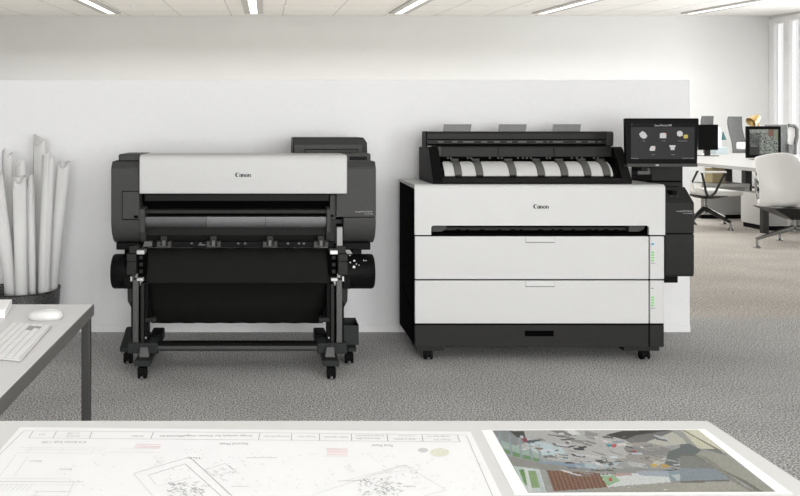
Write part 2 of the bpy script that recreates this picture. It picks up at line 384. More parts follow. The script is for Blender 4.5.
# ================================================================== left printer on a stand
D1 = 3.9
def left_printer():
    root = thing('large_format_printer', 'wide dark grey printer with white front cover on a wheeled stand', 'printer', (-.13, 4.0, 0))
    x = lambda p, d=D1: PX(p, d)
    z = lambda p, d=D1: PZ(p, d)
    def prof(z0, z1, yb=4.5):
        pts = [(yb, z0)]
        if z0 < .75:
            for a in range(0, 91, 15):
                q = math.radians(a)
                pts.append((D1 + .15 - .15*math.sin(q), z0 + .13 - .13*math.cos(q)))
        else: pts.append((D1, z0))
        pts.append((D1, z1)); 
        return pts
    # core and end covers
    MB().box(x(135), x(340), 4.08, 4.5, z(244), 1.105).build('main_body', M['black'], root, .004)
    for name, a, b in (('left_end_cover', 111, 139.5), ('right_end_cover', 336.5, 376)):
        zb = z(246.5) if name[0] == 'l' else z(217)
        p = prof(zb, 1.054) + [(D1 + .004, 1.058), (D1 + .004, 1.062), (D1 + .035, 1.092), (4.5, 1.092)]
        MB().prism_x(p, x(a), x(b)).build(name, M['dark'], root, .010, segs=3)
    p = prof(z(246.5), z(217.6)) + [(4.5, z(217.6))]
    MB().prism_x(p, x(343.5), x(376)).build('right_lower_cover', M['dark'], root, .004)
    MB().box(x(116.2), x(141), 3.955, 4.25, 1.08, 1.130).build('left_top_cover', M['dark'], root, .010, segs=3)
    MB().box(x(346), x(372.3), 3.955, 4.25, 1.08, 1.134).build('right_top_cover', M['dark'], root, .010, segs=3)
    MB().box(x(349.5, 3.955), x(367, 3.955), 3.948, 3.96, z(160, 3.955), z(156.5, 3.955)).build('port_recess', M['black'], root, .002)
    MB().box(x(113.5), x(139.4), 3.95, 3.97, z(163.2), z(160.8)).build('step_gap', M['matte'], root)
    # access door in the left cover: dark joint and leaf
    MB().box(x(122), x(139), D1 - .0012, D1 + .01, z(220), z(191)).build('door_joint', M['matte'], root)
    d = MB().box(x(122.6), x(139), D1 - .004, D1 + .01, z(219), z(191.7)).build('access_door', M['dark'], root, .0012)
    MB().box(x(134), x(138.3), D1 - .0055, D1, z(218), z(215.3)).build('latch', M['matte'], d)
    # top housing at the back right
    d2 = 4.22
    X0, X1 = x(292.5, d2), x(367.5, d2)
    Z0, Z1 = 1.08, z(137.5, d2)
    th = MB().prism_y([(X0, Z0), (X1, Z0), (X1 - .002, Z1 - .03), (X1 - .022, Z1), (X0 + .004, Z1)], d2, 4.55).build('top_housing', M['dark2'], root, .006)
    MB().box(X0 + .01, X1 - .03, d2 - .003, d2 + .02, z(153, d2), z(144.5, d2)).build('housing_front', M['dark'], th, .002)
    fr = MB(); xa, xb = x(304.5, d2), x(358, d2); za, zb = z(153, d2), z(149, d2)
    fr.box(xa, xb, d2 - .0045, d2, zb - .004, zb); fr.box(xa, xa + .004, d2 - .0045, d2, za, zb); fr.box(xb - .004, xb, d2 - .0045, d2, za, zb)
    fr.build('grip_outline', M['matte'], th)
    # white front cover, rounded along the top edge
    yc = D1 - .03
    x = lambda p, d=yc: PX(p, d)
    z = lambda p, d=yc: PZ(p, d)
    zt = z(154.8); pr = [(4.05, z(193.8)), (yc, z(193.8)), (yc, zt - .03)]
    for a in (15, 30, 45, 60, 75, 90): pr.append((yc + .03 - .03*math.cos(math.radians(a)), zt - .03 + .03*math.sin(math.radians(a))))
    pr += [(4.20, zt), (4.20, z(193.8))]
    cov = MB().prism_x(pr, x(139.3), x(347.2)).build('front_cover', M['white2'], root, .005)
    MB().box(x(140), x(346.8), yc - .0007, yc + .01, z(192.2), z(191.7)).build('lip_line', M['markpale'], cov)
    lg = MB(); lg.norecalc = False
    canon_logo(lg, (x(235.2), yc - .0009, z(177)), x(251) - x(235.2)); lg.build('logo', M['ink'], cov)
    # inside of the paper exit
    x = lambda p, d=D1: PX(p, d)
    z = lambda p, d=D1: PZ(p, d)
    MB().box(x(139.5), x(336), 3.99, 4.1, z(244), z(195)).build('exit_cavity', M['matte'], root)
    MB().box(x(143), x(330), 3.945, 4.0, z(202), z(195)).build('upper_guide', M['dark3'], root, .003)
    MB().box(x(143), x(330), 3.915, 4.0, z(214.3), z(210)).build('exit_bar', M['dark2'], root, .007, segs=3)
    for a, b, m in ((145, 206, 'gloss2'), (206.3, 265.3, 'gloss'), (265.6, 326.5, 'gloss')):
        rv = z(217.3) - z(231)
        pts = [(3.915, z(217.3))] + [(4.02 - .105*math.cos(math.radians(q)), z(221.5) - (rv - z(217.3) + z(221.5))*math.sin(math.radians(q))) for q in range(0, 91, 9)]
        pts += [(4.05, z(231)), (4.05, z(217.3))]
        MB().prism_x(pts, x(a), x(b)).build('output_guide', M[m], root)
    MB().prism_x([(3.955, z(243)), (3.935, z(236)), (3.95, z(228.5)), (4.04, z(228.5)), (4.04, z(243))], x(145), x(326.5)).build('guide_dark_strip', M['dark3'], root)  # dark strip added to darken the guide's lower band
    for a, b in ((139.3, 145), (326.6, 330.5)):
        MB().prism_x([(3.90, z(232)), (3.89, z(209)), (3.93, z(207.6)), (4.05, z(207.6)), (4.05, z(243)), (3.95, z(243))], x(a), x(b)).build('side_bracket', M['dark'], root, .003)
    MB().box(x(330.6), x(336.4), 3.93, 4.05, z(220), z(195.5)).build('inner_panel', M['dark'], root, .002)
    MB().box(x(330.6), x(343.4), 3.94, 4.05, z(244), z(220.4)).build('inner_lower_panel', M['dark2'], root, .002)
    MB().box(x(331), x(334), 3.925, 3.95, z(217.6), z(215.3)).build('catch', M['matte'], root)
    MB().box(x(336.8), x(342.6), 3.90, 3.95, z(246), z(227)).build('release_lever', M['lever'], root, .003)
    MB().box(x(336.8), x(342.6), 3.905, 3.95, z(226.6), z(224.5)).build('lever_slot', M['matte'], root)
    # rail with four clips
    MB().box(x(143), x(335), 3.93, 4.05, z(248.5), z(242.2)).build('lower_rail', M['black'], root, .003)
    det = MB()
    for px in (147.5, 190, 199, 237, 244, 287, 298, 303): det.box(x(px), x(px + 2.2), 3.925, 3.94, z(245), z(243.4))
    det.box(x(198), x(205), 3.926, 3.94, z(246.2), z(245)); det.box(x(144.2), x(152), 3.9, 3.94, z(246.5), z(241.5))
    det.build('rail_stud', M['post'], root)
    for px in (164, 213.5, 270, 321):
        c = MB()
        c.box(x(px - 7.3), x(px + 7.3), 3.90, 3.95, z(247.6), z(241.6))
        cl = c.build('media_clip', M['dark'], root, .003)
        MB().box(x(px - 3.4), x(px + 3.4), 3.893, 3.93, z(245.2), z(235.6)).build('clip_stem', M['dark2'], cl, .004)
        MB().box(x(px - 1.6), x(px + 1.6), 3.887, 3.9, z(246), z(240)).build('clip_tongue', M['post'], cl, .002)
        MB().box(x(px + 2.8), x(px + 3.8), 3.896, 3.91, z(246), z(242)).build('clip_slot', M['matte'], cl)
    # hanging catch basket cloth
    N = 30
    rows = [(3.965, 248, 144.5, 329.6), (3.93, 265, 145.2, 329.6), (3.90, 282.5, 146.2, 330), (3.96, 283.6, 147.4, 329.4), (4.06, 303, 149.4, 326), (4.14, 322.5, 151.4, 323), (4.16, 322.8, 151.4, 323),
            (4.17, 300, 150, 325), (4.2, 250, 147, 329)]
    cl = MB(); rings = []
    for (yy, py, a, b) in rows:
        rings.append([(x(a, yy) + (x(b, yy) - x(a, yy)) * k / N, yy + .004*math.sin(k*1.7), z(py, yy)) for k in range(N + 1)])
    cl.loft(rings, cap=False, closed=False)
    clo = cl.build('catch_cloth', M['cloth'], root, smooth=50)
    so = clo.modifiers.new('thick', 'SOLIDIFY'); so.thickness = .003; so.offset = 1
    # drums beside the posts
    dd = 3.97; zz = z(271.8, dd); rr = z(254.6, dd) - zz
    xl0, xl1, xr0, xr1 = x(112.4, dd), x(127, dd), x(342, dd), x(373.8, dd)
    MB().lathe((xl0, dd + rr*.2, zz), (1, 0, 0), [(rr*.86, 0), (rr*.95, .003), (rr, .012), (rr, xl1 - xl0)], 40).build('take_up_housing', M['black'], root)
    rd = MB().lathe((xr0, dd + rr*.2, zz), (1, 0, 0), [(rr, 0), (rr, xr1 - xr0 - .01), (rr*.95, xr1 - xr0 - .003), (rr*.88, xr1 - xr0)], 40).build('take_up_motor', M['black'], root)
    yf = dd + rr*.2
    for px, py, s in ((354.3, 261.8, 1.2), (354, 267.2, 1.5), (350.3, 263.2, .8), (356.4, 264.5, .6), (363.8, 261.5, .7), (366, 261.5, .6), (350, 257.4, .7), (359, 265.5, .5)):
        zz2 = z(py, 3.9); dy = math.sqrt(max(0, rr*rr - (zz2 - zz)**2))
        MB().lathe((x(px, yf - dy), yf - dy - .002, zz2), (0, 1, 0), [(s*.0045, 0), (s*.0052, .002), (s*.0052, .006)], 10).build('control_button', M['steel'], rd)
    for a, b in ((114.2, 137), (343.8, 372)): MB().box(x(a), x(b), 3.95, 4.3, z(251.5), z(244)).build('under_cover', M['black'], root, .005)
    MB().box(x(354.2), x(363), 3.96, 4.1, z(256), z(250)).build('motor_neck', M['black'], root)
    MB().box(x(122.6), x(128.5), 3.95, 4.1, z(268), z(250)).build('left_neck', M['matte'], root, .003)
    # stand: post heads, columns, struts
    cx = -.1425                                         # stand centre
    def mir(v): return 2*cx - v
    for s, tagn in ((0, 'l'), (1, 'r')):
        fx = (lambda v: v) if s == 0 else mir
        def bx(a, b, y0, y1, py0, py1, name, m, bev=.003, dz=D1):
            A, B = fx(x(a, dz)), fx(x(b, dz))
            return MB().box(min(A, B), max(A, B), y0, y1, z(py1, dz), z(py0, dz)).build(name, M[m], root, bev)
        hd = bx(127.6, 137.2, 3.87, 4.05, 253, 274, 'post_head', 'dark2', .004)
        MB().box(min(fx(x(127.6)), fx(x(137.2))), max(fx(x(127.6)), fx(x(137.2))), 3.868, 3.88, z(260.8), z(260.2)).build('head_joint', M['matte'], hd)
        bx(129, 139, 3.90, 4.05, 246, 254, 'head_cap', 'dark2')
        bx(137.2, 145, 3.88, 4.0, 249.8, 253.8, 'roll_holder_end', 'steel', .002)
        bx(137.2, 146.5, 3.91, 4.05, 254, 282, 'gear_case', 'matte', .004)
        for q in (256, 263, 270): bx(139, 142.5, 3.905, 3.93, q, q + 3.5, 'gear_tooth', 'dark2', .001)
        bx(137.4, 144, 3.88, 3.95, 277.4, 280.6, 'lower_holder_end', 'steel', .002)
        bx(131, 132.8, 3.88, 3.95, 275.8, 280.6, 'clamp_pin', 'steel', .001)
        bx(124, 131.6, 3.90, 4.02, 266, 289, 'head_plate', 'black', .004)
        pl = MB(); q = [(126, 284), (132, 284), (132, 309), (130.2, 309), (126.6, 302.5)]
        pl.prism_y([(fx(x(a)), z(b)) for a, b in q], 3.93, 4.02); pl.build('post_gusset', M['dark2'], root, .002)
        bx(132, 138, 3.915, 3.96, 280, 344, 'post', 'post', .003)
        bx(130.2, 132, 3.925, 3.98, 303, 344, 'post_side', 'black', .001)
        bx(138, 140, 3.93, 3.97, 288, 344, 'post_groove', 'matte', .001)
        bx(140, 143.6, 3.915, 3.97, 284, 345, 'post_inner', 'dark2', .003)
        bx(143.6, 147.5, 3.93, 3.99, 283, 345, 'post_back', 'black', .002)
        bx(144.5, 155.5, 3.92, 3.98, 319, 323.3, 'cloth_bar_end', 'dark2', .003)
        tl = MB(); tl.tube([(fx(x(146.5)), 3.95, z(307)), (fx(x(150)), 3.96, z(320))], .008, 8); tl.build('cloth_strut', M['black'], root)
        # foot assembly
        bx(127.5, 157.5, 3.90, 4.12, 343.2, 353.8, 'cross_foot', 'foot', .004)
        bx(149.5, 161.5, 4.02, 4.16, 334, 345, 'foot_block', 'black', .008, 4.02)
        hx = MB()
        a0, a1, b0, b1 = fx(x(138.7, 3.86)), fx(x(149.3, 3.86)), fx(x(140.2, 3.88)), fx(x(148.0, 3.88))
        A0, A1 = sorted((a0, a1)); B0, B1 = sorted((b0, b1))
        hx.hexa([(A0, 3.855, z(357.5, 3.855)), (A1, 3.855, z(357.5, 3.855)), (A1, 3.96, z(357.5, 3.855)), (A0, 3.96, z(357.5, 3.855))],
                [(B0, 3.88, z(346.8, 3.88)), (B1, 3.88, z(346.8, 3.88)), (B1, 3.96, z(346.8, 3.88)), (B0, 3.96, z(346.8, 3.88))])
        hx.build('foot_wedge', M['post'], root, .003)
        A, B = sorted((fx(x(134.2, 3.79)), fx(x(150, 3.79))))
        MB().prism_x([(3.79, z(366.6, 3.79)), (3.79, z(360.6, 3.79)), (3.835, z(357.6, 3.85)), (4.3, z(357.6, 3.85)), (4.3, z(366.6, 3.79))], A, B).build('long_foot', M['foot'], root, .003)
        A, B = sorted((fx(x(121.5, 4.05)), fx(x(130, 4.05))))
        MB().prism_x([(3.99, .085), (4.0, .105), (4.18, .165), (4.22, .16), (4.22, .085)], A, B).build('outrigger', M['foot'], root, .004)
        A, B = sorted((fx(x(124, 4.05)), fx(x(140, 4.05))))
        MB().box(A, B, 4.02, 4.2, .076, .105).build('outrigger_plate', M['foot'], root, .003)
        caster(root, fx(PX(142, 3.81)), 3.825, r=.030, w=.04, top=.085)
        caster(root, fx(PX(128, 4.07)), 4.075, r=.030, w=.04, top=.085)
        caster(root, fx(PX(142, 3.81)), 4.26, r=.030, w=.04, top=.085)
        bx(145.2, 146.4, 3.895, 3.91, 337, 338.4, 'bolt', 'steel', 0)
    A, B = x(157), mir(x(157))
    bm = MB().box(A, B, 3.905, 3.96, z(351, 3.905), z(346, 3.905)).build('cross_beam', M['beam'], root, .002)
    MB().box(A, B, 3.91, 3.965, z(346, 3.91), z(342.8, 3.92)).build('beam_top', M['black'], bm)
    MB().box(A, B, 3.9035, 3.91, z(351.0, 3.9035), z(349.3, 3.9035)).build('beam_groove', M['dark2'], bm)
    # open accessory bin right of the stand
    bi = MB(); xa, xb, xa2, xb2 = x(343.5, 3.95), x(358.6, 3.95), x(344.2, 3.95), x(357.8, 3.95)
    t = .004; zt, zb = z(325, 3.95), z(344.5, 3.95)
    bi.box(xa, xb, 3.94, 3.94 + t, zb, zt); bi.box(xa, xb, 4.08, 4.084, zb, zt + .006)
    bi.box(xa, xa + t, 3.944, 4.08, zb, zt + .003); bi.box(xb - t, xb, 3.944, 4.08, zb, zt + .003); bi.box(xa, xb, 3.944, 4.08, zb, zb + t)
    bi.build('accessory_bin', M['foot'], root, .002)
    MB().box(x(337, 3.95), xa + .002, 3.96, 4.0, z(336, 3.95), z(330, 3.95)).build('bin_bracket', M['dark2'], root)
    # model lettering on the right cover
    tx = MB(); yl = D1 - .0015
    add_text(tx, 'imagePROGRAF', (x(355.3), yl, z(212.2)), (1, 0, 0), (0, 0, 1), width=x(372.4) - x(355.3), height=.0062)
    add_text(tx, 'TX-4100', (x(364.2), yl, z(214.4)), (1, 0, 0), (0, 0, 1), width=x(372.8) - x(364.2), height=.0058)
    tx.build('model_lettering', M['markpale'], root)
left_printer()

# ================================================================== right printer with scanner on top
D2 = 4.1
def right_printer():
    root = thing('multifunction_plotter', 'large white boxy printer with black scanner on top and two drawers', 'printer', (1.49, 4.35, 0))
    x = lambda p, d=D2: PX(p, d)
    z = lambda p, d=D2: PZ(p, d)
    XL, XR, YB = x(415), x(664.3), 4.585
    zt = z(184.6)
    MB().box(XL + .002, XR - .002, D2 + .075, YB, z(347), zt - .014).build('cabinet_body', M['matte'], root, .004)
    # slot opening: cover is top shell with cheeks
    cov = MB()
    cut = z(225.6)
    pr = [(D2 + .013, cut), (D2, cut), (D2, zt - .022)]
    for a in (15, 30, 45, 60, 75, 90): pr.append((D2 + .022 - .022*math.cos(math.radians(a)), zt - .022 + .022*math.sin(math.radians(a))))
    pr += [(YB, zt), (YB, zt - .012), (D2 + .013, zt - .024)]
    cov.prism_x(pr, x(414.7), x(665.2))
    cov.box(x(414.7), x(431.2), D2, D2 + .013, z(235), cut + .0001); cov.box(x(649.0), x(665.2), D2, D2 + .013, z(235), cut + .0001)
    for cxp, sg in ((431.2, 1), (649.0, -1)):            # small fillets in the slot's upper corners
        w = .012*sg
        cov.loft([[(x(cxp), yy, cut + .0001), (x(cxp) + w, yy, cut + .0001), (x(cxp) + w*.3, yy, cut - abs(w)*.3), (x(cxp), yy, cut - abs(w))] for yy in (D2, D2 + .013)])
    co = cov.build('top_cover', M['white'], root)
    lg = MB(); canon_logo(lg, (x(533.2), D2 - .0009, z(208.6)), x(548.8) - x(533.2)); lg.build('logo', M['ink'], co)
    # inside the slot
    MB().box(x(431.2), x(649), D2 + .06, D2 + .07, z(236), cut).build('slot_back', M['matte'], root)
    MB().box(x(431.5), x(648.8), D2 + .012, D2 + .06, z(235.8), z(233.2)).build('slot_lip', M['matte'], root)
    MB().box(x(436), x(644), D2 + .04, D2 + .06, z(231.4), z(228.2)).build('slot_guide', M['dark2'], root, .002)
    for a, b in ((432.3, 447.5), (629.5, 646)): MB().prism_y([(x(a), z(232)), (x(a), z(226.3)), (x(b), z(226.3)), (x(b) - .01, z(229.8)), (x(a) + .05, z(232))], D2 + .006, D2 + .05).build('slot_end_block', M['dark'], root, .002)
    g = 0
    for px in [458, 468, 482, 500, 513, 522, 541, 554, 561, 575, 590, 598, 607, 618]:
        g += 1; w = 4.5 if g % 2 else 3
        MB().box(x(px), x(px + w), D2 + .03, D2 + .05, z(233), z(230.2)).build('slot_roller', M['matte'], root, .002)
    # two roll drawers, each with a finger lip
    for a, b in ((236.4, 279.3), (280.6, 323.6)):
        dr = MB().box(XL, x(648.9), D2, D2 + .013, z(b), z(a)).build('drawer', M['white'], root, .0035)
        MB().prism_x([(D2 - .007, z(a + 5.4)), (D2 - .002, z(a + .4)), (D2 + .004, z(a + .3)), (D2 + .004, z(a + 5.7))], x(525.8), x(554.4)).build('handle', M['white'], dr, .001)
        MB().box(x(525.4), x(554.9), D2 - .0009, D2 + .002, z(a + 6.3), z(a + 5.5)).build('handle_shadow_line', M['markgrey'], dr)  # grey strip painted in for the shadow line under the lip
        for hx in (525.2, 554.6): MB().box(x(hx), x(hx + .5), D2 - .0009, D2 + .002, z(a + 6), z(a + .3)).build('handle_edge', M['markpale'], dr)
    for k, (a, b) in enumerate(((236.4, 279.3), (280.6, 323.6))):
        sp = MB().box(x(650.1), XR, D2, D2 + .013, z(b), z(a)).build('status_panel', M['white'], root, .0035)
        y0 = D2 - .001
        if k == 0:
            MB().box(x(651.2), x(654), y0, D2, z(245), z(243.2)).build('blue_light', M['led_b'], sp)
            base = 251.6
        else:
            MB().box(x(651), x(653.6), y0, D2, z(288.6), z(287.8)).build('status_dash', M['markgrey'], sp); base = 296.6
        for i in range(4):
            MB().box(x(651.2), x(653.9), y0, D2, z(base + 2.7*i + 1.5), z(base + 2.7*i)).build('green_light', M['led_g'], sp)
        mk = MB(); mk.box(x(651.2), x(653.4), y0, D2, z(base + 11.9), z(base + 11.2)); mk.box(x(653.9), x(655.2), y0, D2, z(base + 11.8), z(base + 11.3)); mk.build('status_mark', M['markgrey'], sp)
    # base drawer
    bs = MB().box(XL, x(648.9), D2 + .002, D2 + .016, z(347.4), z(325.2)).build('base_drawer', M['dark2'], root, .0035)
    MB().box(x(525), x(553.8), D2 + .001, D2 + .006, z(336.4), z(330.8)).build('handle_recess', M['matte'], bs, .001)
    MB().box(x(650.1), XR, D2 + .002, D2 + .016, z(347.4), z(325.2)).build('base_end_cover', M['dark2'], root, .0035)
    MB().box(XL, XR, D2 + .006, D2 + .075, z(325.4), z(323.4)).build('base_reveal', M['matte'], root)
    # side grip
    xs = XL - .0012
    MB().loft([[(xx, 4.585 - .07, .33), (xx, 4.5 - .06, .33), (xx, 4.2, .26), (xx, 4.2, .245), (xx, 4.46, .315)] for xx in (XL + .003, xs)]).build('side_grip', M['matte'], root)
    MB().box(XL + .003, XR - .003, D2 + .016, D2 + .08, z(347), z(236)).build('drawer_bay', M['matte'], root)
    MB().box(XL + .003, x(430), D2 + .013, D2 + .08, z(236), zt - .03).build('slot_cheek', M['matte'], root)
    MB().box(x(650), XR - .003, D2 + .013, D2 + .08, z(236), zt - .03).build('slot_cheek', M['matte'], root)
    # underside
    MB().box(XL + .05, XR - .05, 4.25, YB - .02, z(347) - .03, z(347)).build('underframe', M['matte'], root)
    for a, b, wx in ((417, 445, 429.6), (625.5, 661.3, 648)):
        MB().box(x(a), x(b), D2 + .02, D2 + .16, z(352), z(347.3)).build('foot_plate', M['dark2'], root, .002)
        caster(root, x(wx), D2 + .045, r=.028, w=.04, top=.06)
        caster(root, x(wx), YB - .06, r=.028, w=.04, top=.06)
    # right hand unit
    xa, xb = x(665.3), x(694.2)
    MB().box(xa + .002, xb - .003, D2 + .005, YB, z(236), z(231.5)).build('unit_seam', M['matte'], root)
    zf = z(203); zk = PZ(187, 4.19)
    pr = [(YB, z(276.8)), (D2 + .012, z(276.8)), (D2 + .003, z(275.6)), (D2, z(273)), (D2, z(234.2)), (YB, z(234.2))]
    MB().prism_x(pr, xa, xb).build('ink_unit_lower', M['dark2'], root, .003)
    pr = [(YB, z(233.3)), (D2, z(233.3)), (D2, zf), (D2 + .006, zf + .006), (4.19, zk), (YB, zk)]
    iu = MB().prism_x(pr, xa, xb).build('ink_unit_upper', M['dark2'], root, .003)
    sl = Vector((0, .084, zk - zf - .006)).normalized(); U = Vector((1, 0, 0))
    o = Vector((0, D2 + .006, zf + .006)) + Vector((0, -sl.z, sl.y)) * .0012
    def on(px, t): return Vector((x(px, 4.15), 0, 0)) + o + sl * t
    rc = MB()
    q = [on(668, .052), on(676.5, .052), on(676.5, .085), on(668, .085)]
    rc.poly([tuple(v) for v in q]); rc.build('panel_recess', M['matte'], iu)
    kb = MB(); v = on(674.8, .066); kb.lathe(v - Vector((0, -sl.z, sl.y))*.003, Vector((0, -sl.z, sl.y)), [(.014, 0), (.014, .007), (.011, .011), (0, .012)], 16); kb.build('power_button', M['black'], iu)
    for t, px in ((.040, 670), (.036, 675)): MB().box(on(px, t).x, on(px, t).x + .006, on(px, t).y - .002, on(px, t).y + .004, on(px, t).z, on(px, t).z + .003).build('indicator', M['post'], iu)
    MB().box(x(648, 4.3), PX(683.6, 4.255), 4.26, 4.5, zk - .02, PZ(165, 4.26)).build('panel_column', M['dark2'], root, .006)
    MB().box(x(648, 4.25), PX(681.5, 4.235), 4.235, 4.262, PZ(182, 4.25), PZ(180.8, 4.25)).build('column_ledge', M['matte'], root)
    MB().box(x(665.4), x(681), D2 + .03, YB, z(284), z(276)).build('drain_box', M['black'], root, .003)
    tx = MB(); yl = D2 - .001
    add_text(tx, 'imagePROGRAF', (x(676.3), yl, z(211.6)), (1, 0, 0), (0, 0, 1), width=x(692.3) - x(676.3), height=.0062)
    add_text(tx, 'TZ-30000', (x(682.8), yl, z(213.8)), (1, 0, 0), (0, 0, 1), width=x(692.3) - x(682.8), height=.0058)
    tx.build('model_lettering', M['markpale'], root)
    # touch panel
    dm = 4.04; mx = lambda p: PX(p, dm); mz = lambda p: PZ(p, dm)
    tp = MB().hexa([(mx(626), dm, mz(165)), (mx(697.4), dm, mz(165)), (mx(697), dm + .03, mz(165)), (mx(626.3), dm + .03, mz(165))],
                   [(mx(625.2), dm, mz(118.3)), (mx(699.2), dm, mz(118.3)), (mx(698.8), dm + .03, mz(118.3)), (mx(625.6), dm + .03, mz(118.3))]).build('touch_panel', M['black'], root, .005)
    MB().box(mx(627), mx(697.3), dm - .004, dm + .03, mz(166.8), mz(163.6)).build('panel_lip', M['dark'], tp, .002)
    MB().box(mx(655.2), mx(658.4), dm - .0055, dm, mz(165.9), mz(164.4)).build('home_mark', M['icograe'], tp)
    MB().box(mx(630.9), mx(694.4), dm - .0008, dm + .002, mz(159), mz(123.3)).build('screen', M['screen'], tp)
    MB().box(mx(630.9), mx(694.4), dm - .0014, dm + .001, mz(127.2), mz(123.3)).build('title_bar', M['screenblack'], tp)
    yy = dm - .002
    tt = MB()
    add_text(tt, 'SmartWorks MFP', (mx(654.3), yy, mz(126.4)), (1, 0, 0), (0, 0, 1), width=mx(671.6) - mx(654.3), height=.0105)
    add_text(tt, 'x', (mx(631.4), yy, mz(125)), (1, 0, 0), (0, 0, 1), height=.006)
    tt.build('title_text', M['ico'], tp)
    sm_ = MB()
    for t, a, b, py in (('Copy', 642.6, 645, 141.2), ('Scan', 661.8, 665.2, 141.2), ('Scan and Copy', 678, 687, 141.2), ('Print', 651.6, 655, 155), ('Library', 671, 674.6, 155),
                        ('Settings', 631.2, 638, 158.6), ('13:02 01/10/20', 682, 694, 158.6)):
        add_text(sm_, t, (mx(a), yy, mz(py)), (1, 0, 0), (0, 0, 1), width=mx(b) - mx(a), height=.0042)
    sm_.build('caption_text', M['icograe'], tp)
    def icon(mat_parts):
        mats = []; ib = MB()
        for m, pts in mat_parts:
            if m not in mats: mats.append(m)
            ib.poly([(mx(a), yy - .0002*len(mats), mz(b)) for a, b in pts], mats.index(m))
        ib.build('screen_icon', [M[m] for m in mats], tp)
    icon([('ico', [(639, 134), (642, 131), (645, 132.5), (647.2, 136), (645.6, 138.2), (643, 138.8), (640, 136.6)]), ('icograe', [(641, 135), (643.6, 133), (644, 133.4), (641.4, 135.5)])])
    icon([('ico', [(659.6, 133.6), (662, 132.8), (666, 133.2), (666, 138.2), (659.6, 138.2)]), ('icoor', [(664.2, 132.8), (666.3, 133.4), (665.6, 134.6)])])
    icon([('ico', [(676.6, 132.6), (678.2, 130.8), (681, 130.9), (682.8, 133), (682.4, 135.6), (679.4, 136.7), (677, 135.4)]), ('icoyel', [(682.7, 135.8), (685, 134.4), (687.8, 135), (687.6, 138), (684.2, 138.8)])])
    icon([('ico', [(649.4, 148.6), (651, 146), (655, 146), (654.6, 150.8), (649.6, 150.8)]), ('icoor', [(654.3, 148.4), (655.6, 147.6), (655, 149.4)])])
    icon([('icoblk', [(669, 147.8), (675.4, 147.8), (675.4, 152.4), (669, 152.4)]), ('ico', [(669, 145.2), (675.4, 145.2), (675, 147.2), (674.4, 147.2), (674.2, 150), (670.4, 150), (670.2, 147.2), (669.4, 147.2)])])
    # bracket under the panel
    MB().box(PX(634, 4.2), PX(646.8, 4.2), 4.16, 4.22, PZ(174.4, 4.2), PZ(168.4, 4.2)).build('panel_bracket', M['post'], root, .005)
    MB().box(PX(646, 4.2), PX(650, 4.2), 4.18, 4.27, PZ(174, 4.2), PZ(168.4, 4.2)).build('bracket_link', M['dark2'], root, .002)
    MB().box(PX(638, 4.1), PX(645, 4.1), dm + .028, 4.165, PZ(171, 4.1), PZ(164, 4.1)).build('bracket_arm', M['dark3'], root, .003)
    MB().tube([(mx(640), 4.12, PZ(177, 4.1)), (mx(652), 4.2, PZ(176, 4.1)), (mx(660), 4.25, PZ(176, 4.1))], .006, 8).build('panel_cable', M['black'], root)

    # ---------------- scanner on top
    XA, XB = .919, 2.008
    zb = zt
    for a, b, ch in ((XA, XA + .055, 0), (XB - .05, XB, 1)):
        pr = [(4.142, zb), (4.135, zb + .012), (4.243, PZ(149, 4.24)), (4.262, PZ(146.8, 4.26)), (4.52, PZ(146.8, 4.5)), (4.52, zb)]
        fr = MB()
        fr.loft([[(a if k == 0 else b, y_, z_) for y_, z_ in pr] for k in (0, 1)])
        fr.build('scanner_side_frame', M['black'] if not ch else M['dark3'], root, .004)
    MB().prism_x([(4.141, zb), (4.135, zb + .014), (4.145, zb + .032), (4.2, zb + .034), (4.2, zb)], XA + .05, XB - .045).build('scanner_sill', M['dark3'], root, .002)
    MB().box(XA + .05, XB - .045, 4.33, 4.5, zb, 1.11).build('scanner_core', M['matte'], root)
    # curved pale guide and straps
    def arc(t):                                          # t 0 top .. 1 bottom
        a = math.radians(12 + 66 * t)
        y0, z0 = 4.30, zb + .022
        return (y0 - .118 * math.sin(a), z0 + .098 * math.cos(a) / math.cos(math.radians(12)))
    sx = [1.069, 1.187, 1.371, 1.528, 1.657, 1.784, 1.890]
    whites = [(XA + .075, 1.050), (1.090, 1.168), (1.208, 1.352), (1.392, 1.508), (1.549, 1.637), (1.678, 1.764), (1.805, 1.872), (1.911, 1.925)]
    base = [arc(t / 10) for t in range(11)]
    MB().prism_x([(a + .010, b - .008) for a, b in base] + [(4.33, zb + .01), (4.33, base[0][1])], XA + .062, XB - .055).build('feed_guide', M['black'], root)
    for a, b in whites:
        rings = []
        for t in range(11):
            ins = (.014 * (1 - t / 3.0) ** 2 if t < 3 else 0) * (1 if b - a > .04 else .2)
            y_, z_ = arc(.04 + t / 10 * .96)
            rings.append([(a + ins, y_, z_), (b - ins, y_, z_), (b - ins, y_ + .006, z_ - .004), (a + ins, y_ + .006, z_ - .004)])
        MB().loft(rings).build('paper_guide_plate', M['tray'], root)
    for c in sx:
        w = .0195
        rings = []
        for t in range(13):
            q = -.04 + t / 12 * 1.03
            y_, z_ = arc(q)
            n = Vector((0, -.7, .5)).normalized() * .009
            rings.append([(c - w, y_ + n.y, z_ + n.z), (c + w, y_ + n.y, z_ + n.z), (c + w, y_ + .004, z_ - .003), (c - w, y_ + .004, z_ - .003)])
        st = MB().loft(rings).build('guide_strap', M['strap'], root, .001)
        y_, z_ = arc(-.02)
        MB().box(c - w*1.15, c + w*1.15, y_ - .014, y_ + .01, z_ + .002, z_ + .014).build('strap_hinge', M['dark'], st, .002)
    # dark end recess with roller knob
    MB().lathe((XA + .05, 4.235, zb + .062), (1, 0, 0), [(.012, 0), (.024, .002), (.024, .026), (.014, .03), (0, .03)], 18).build('roller_knob', M['dark2'], root)
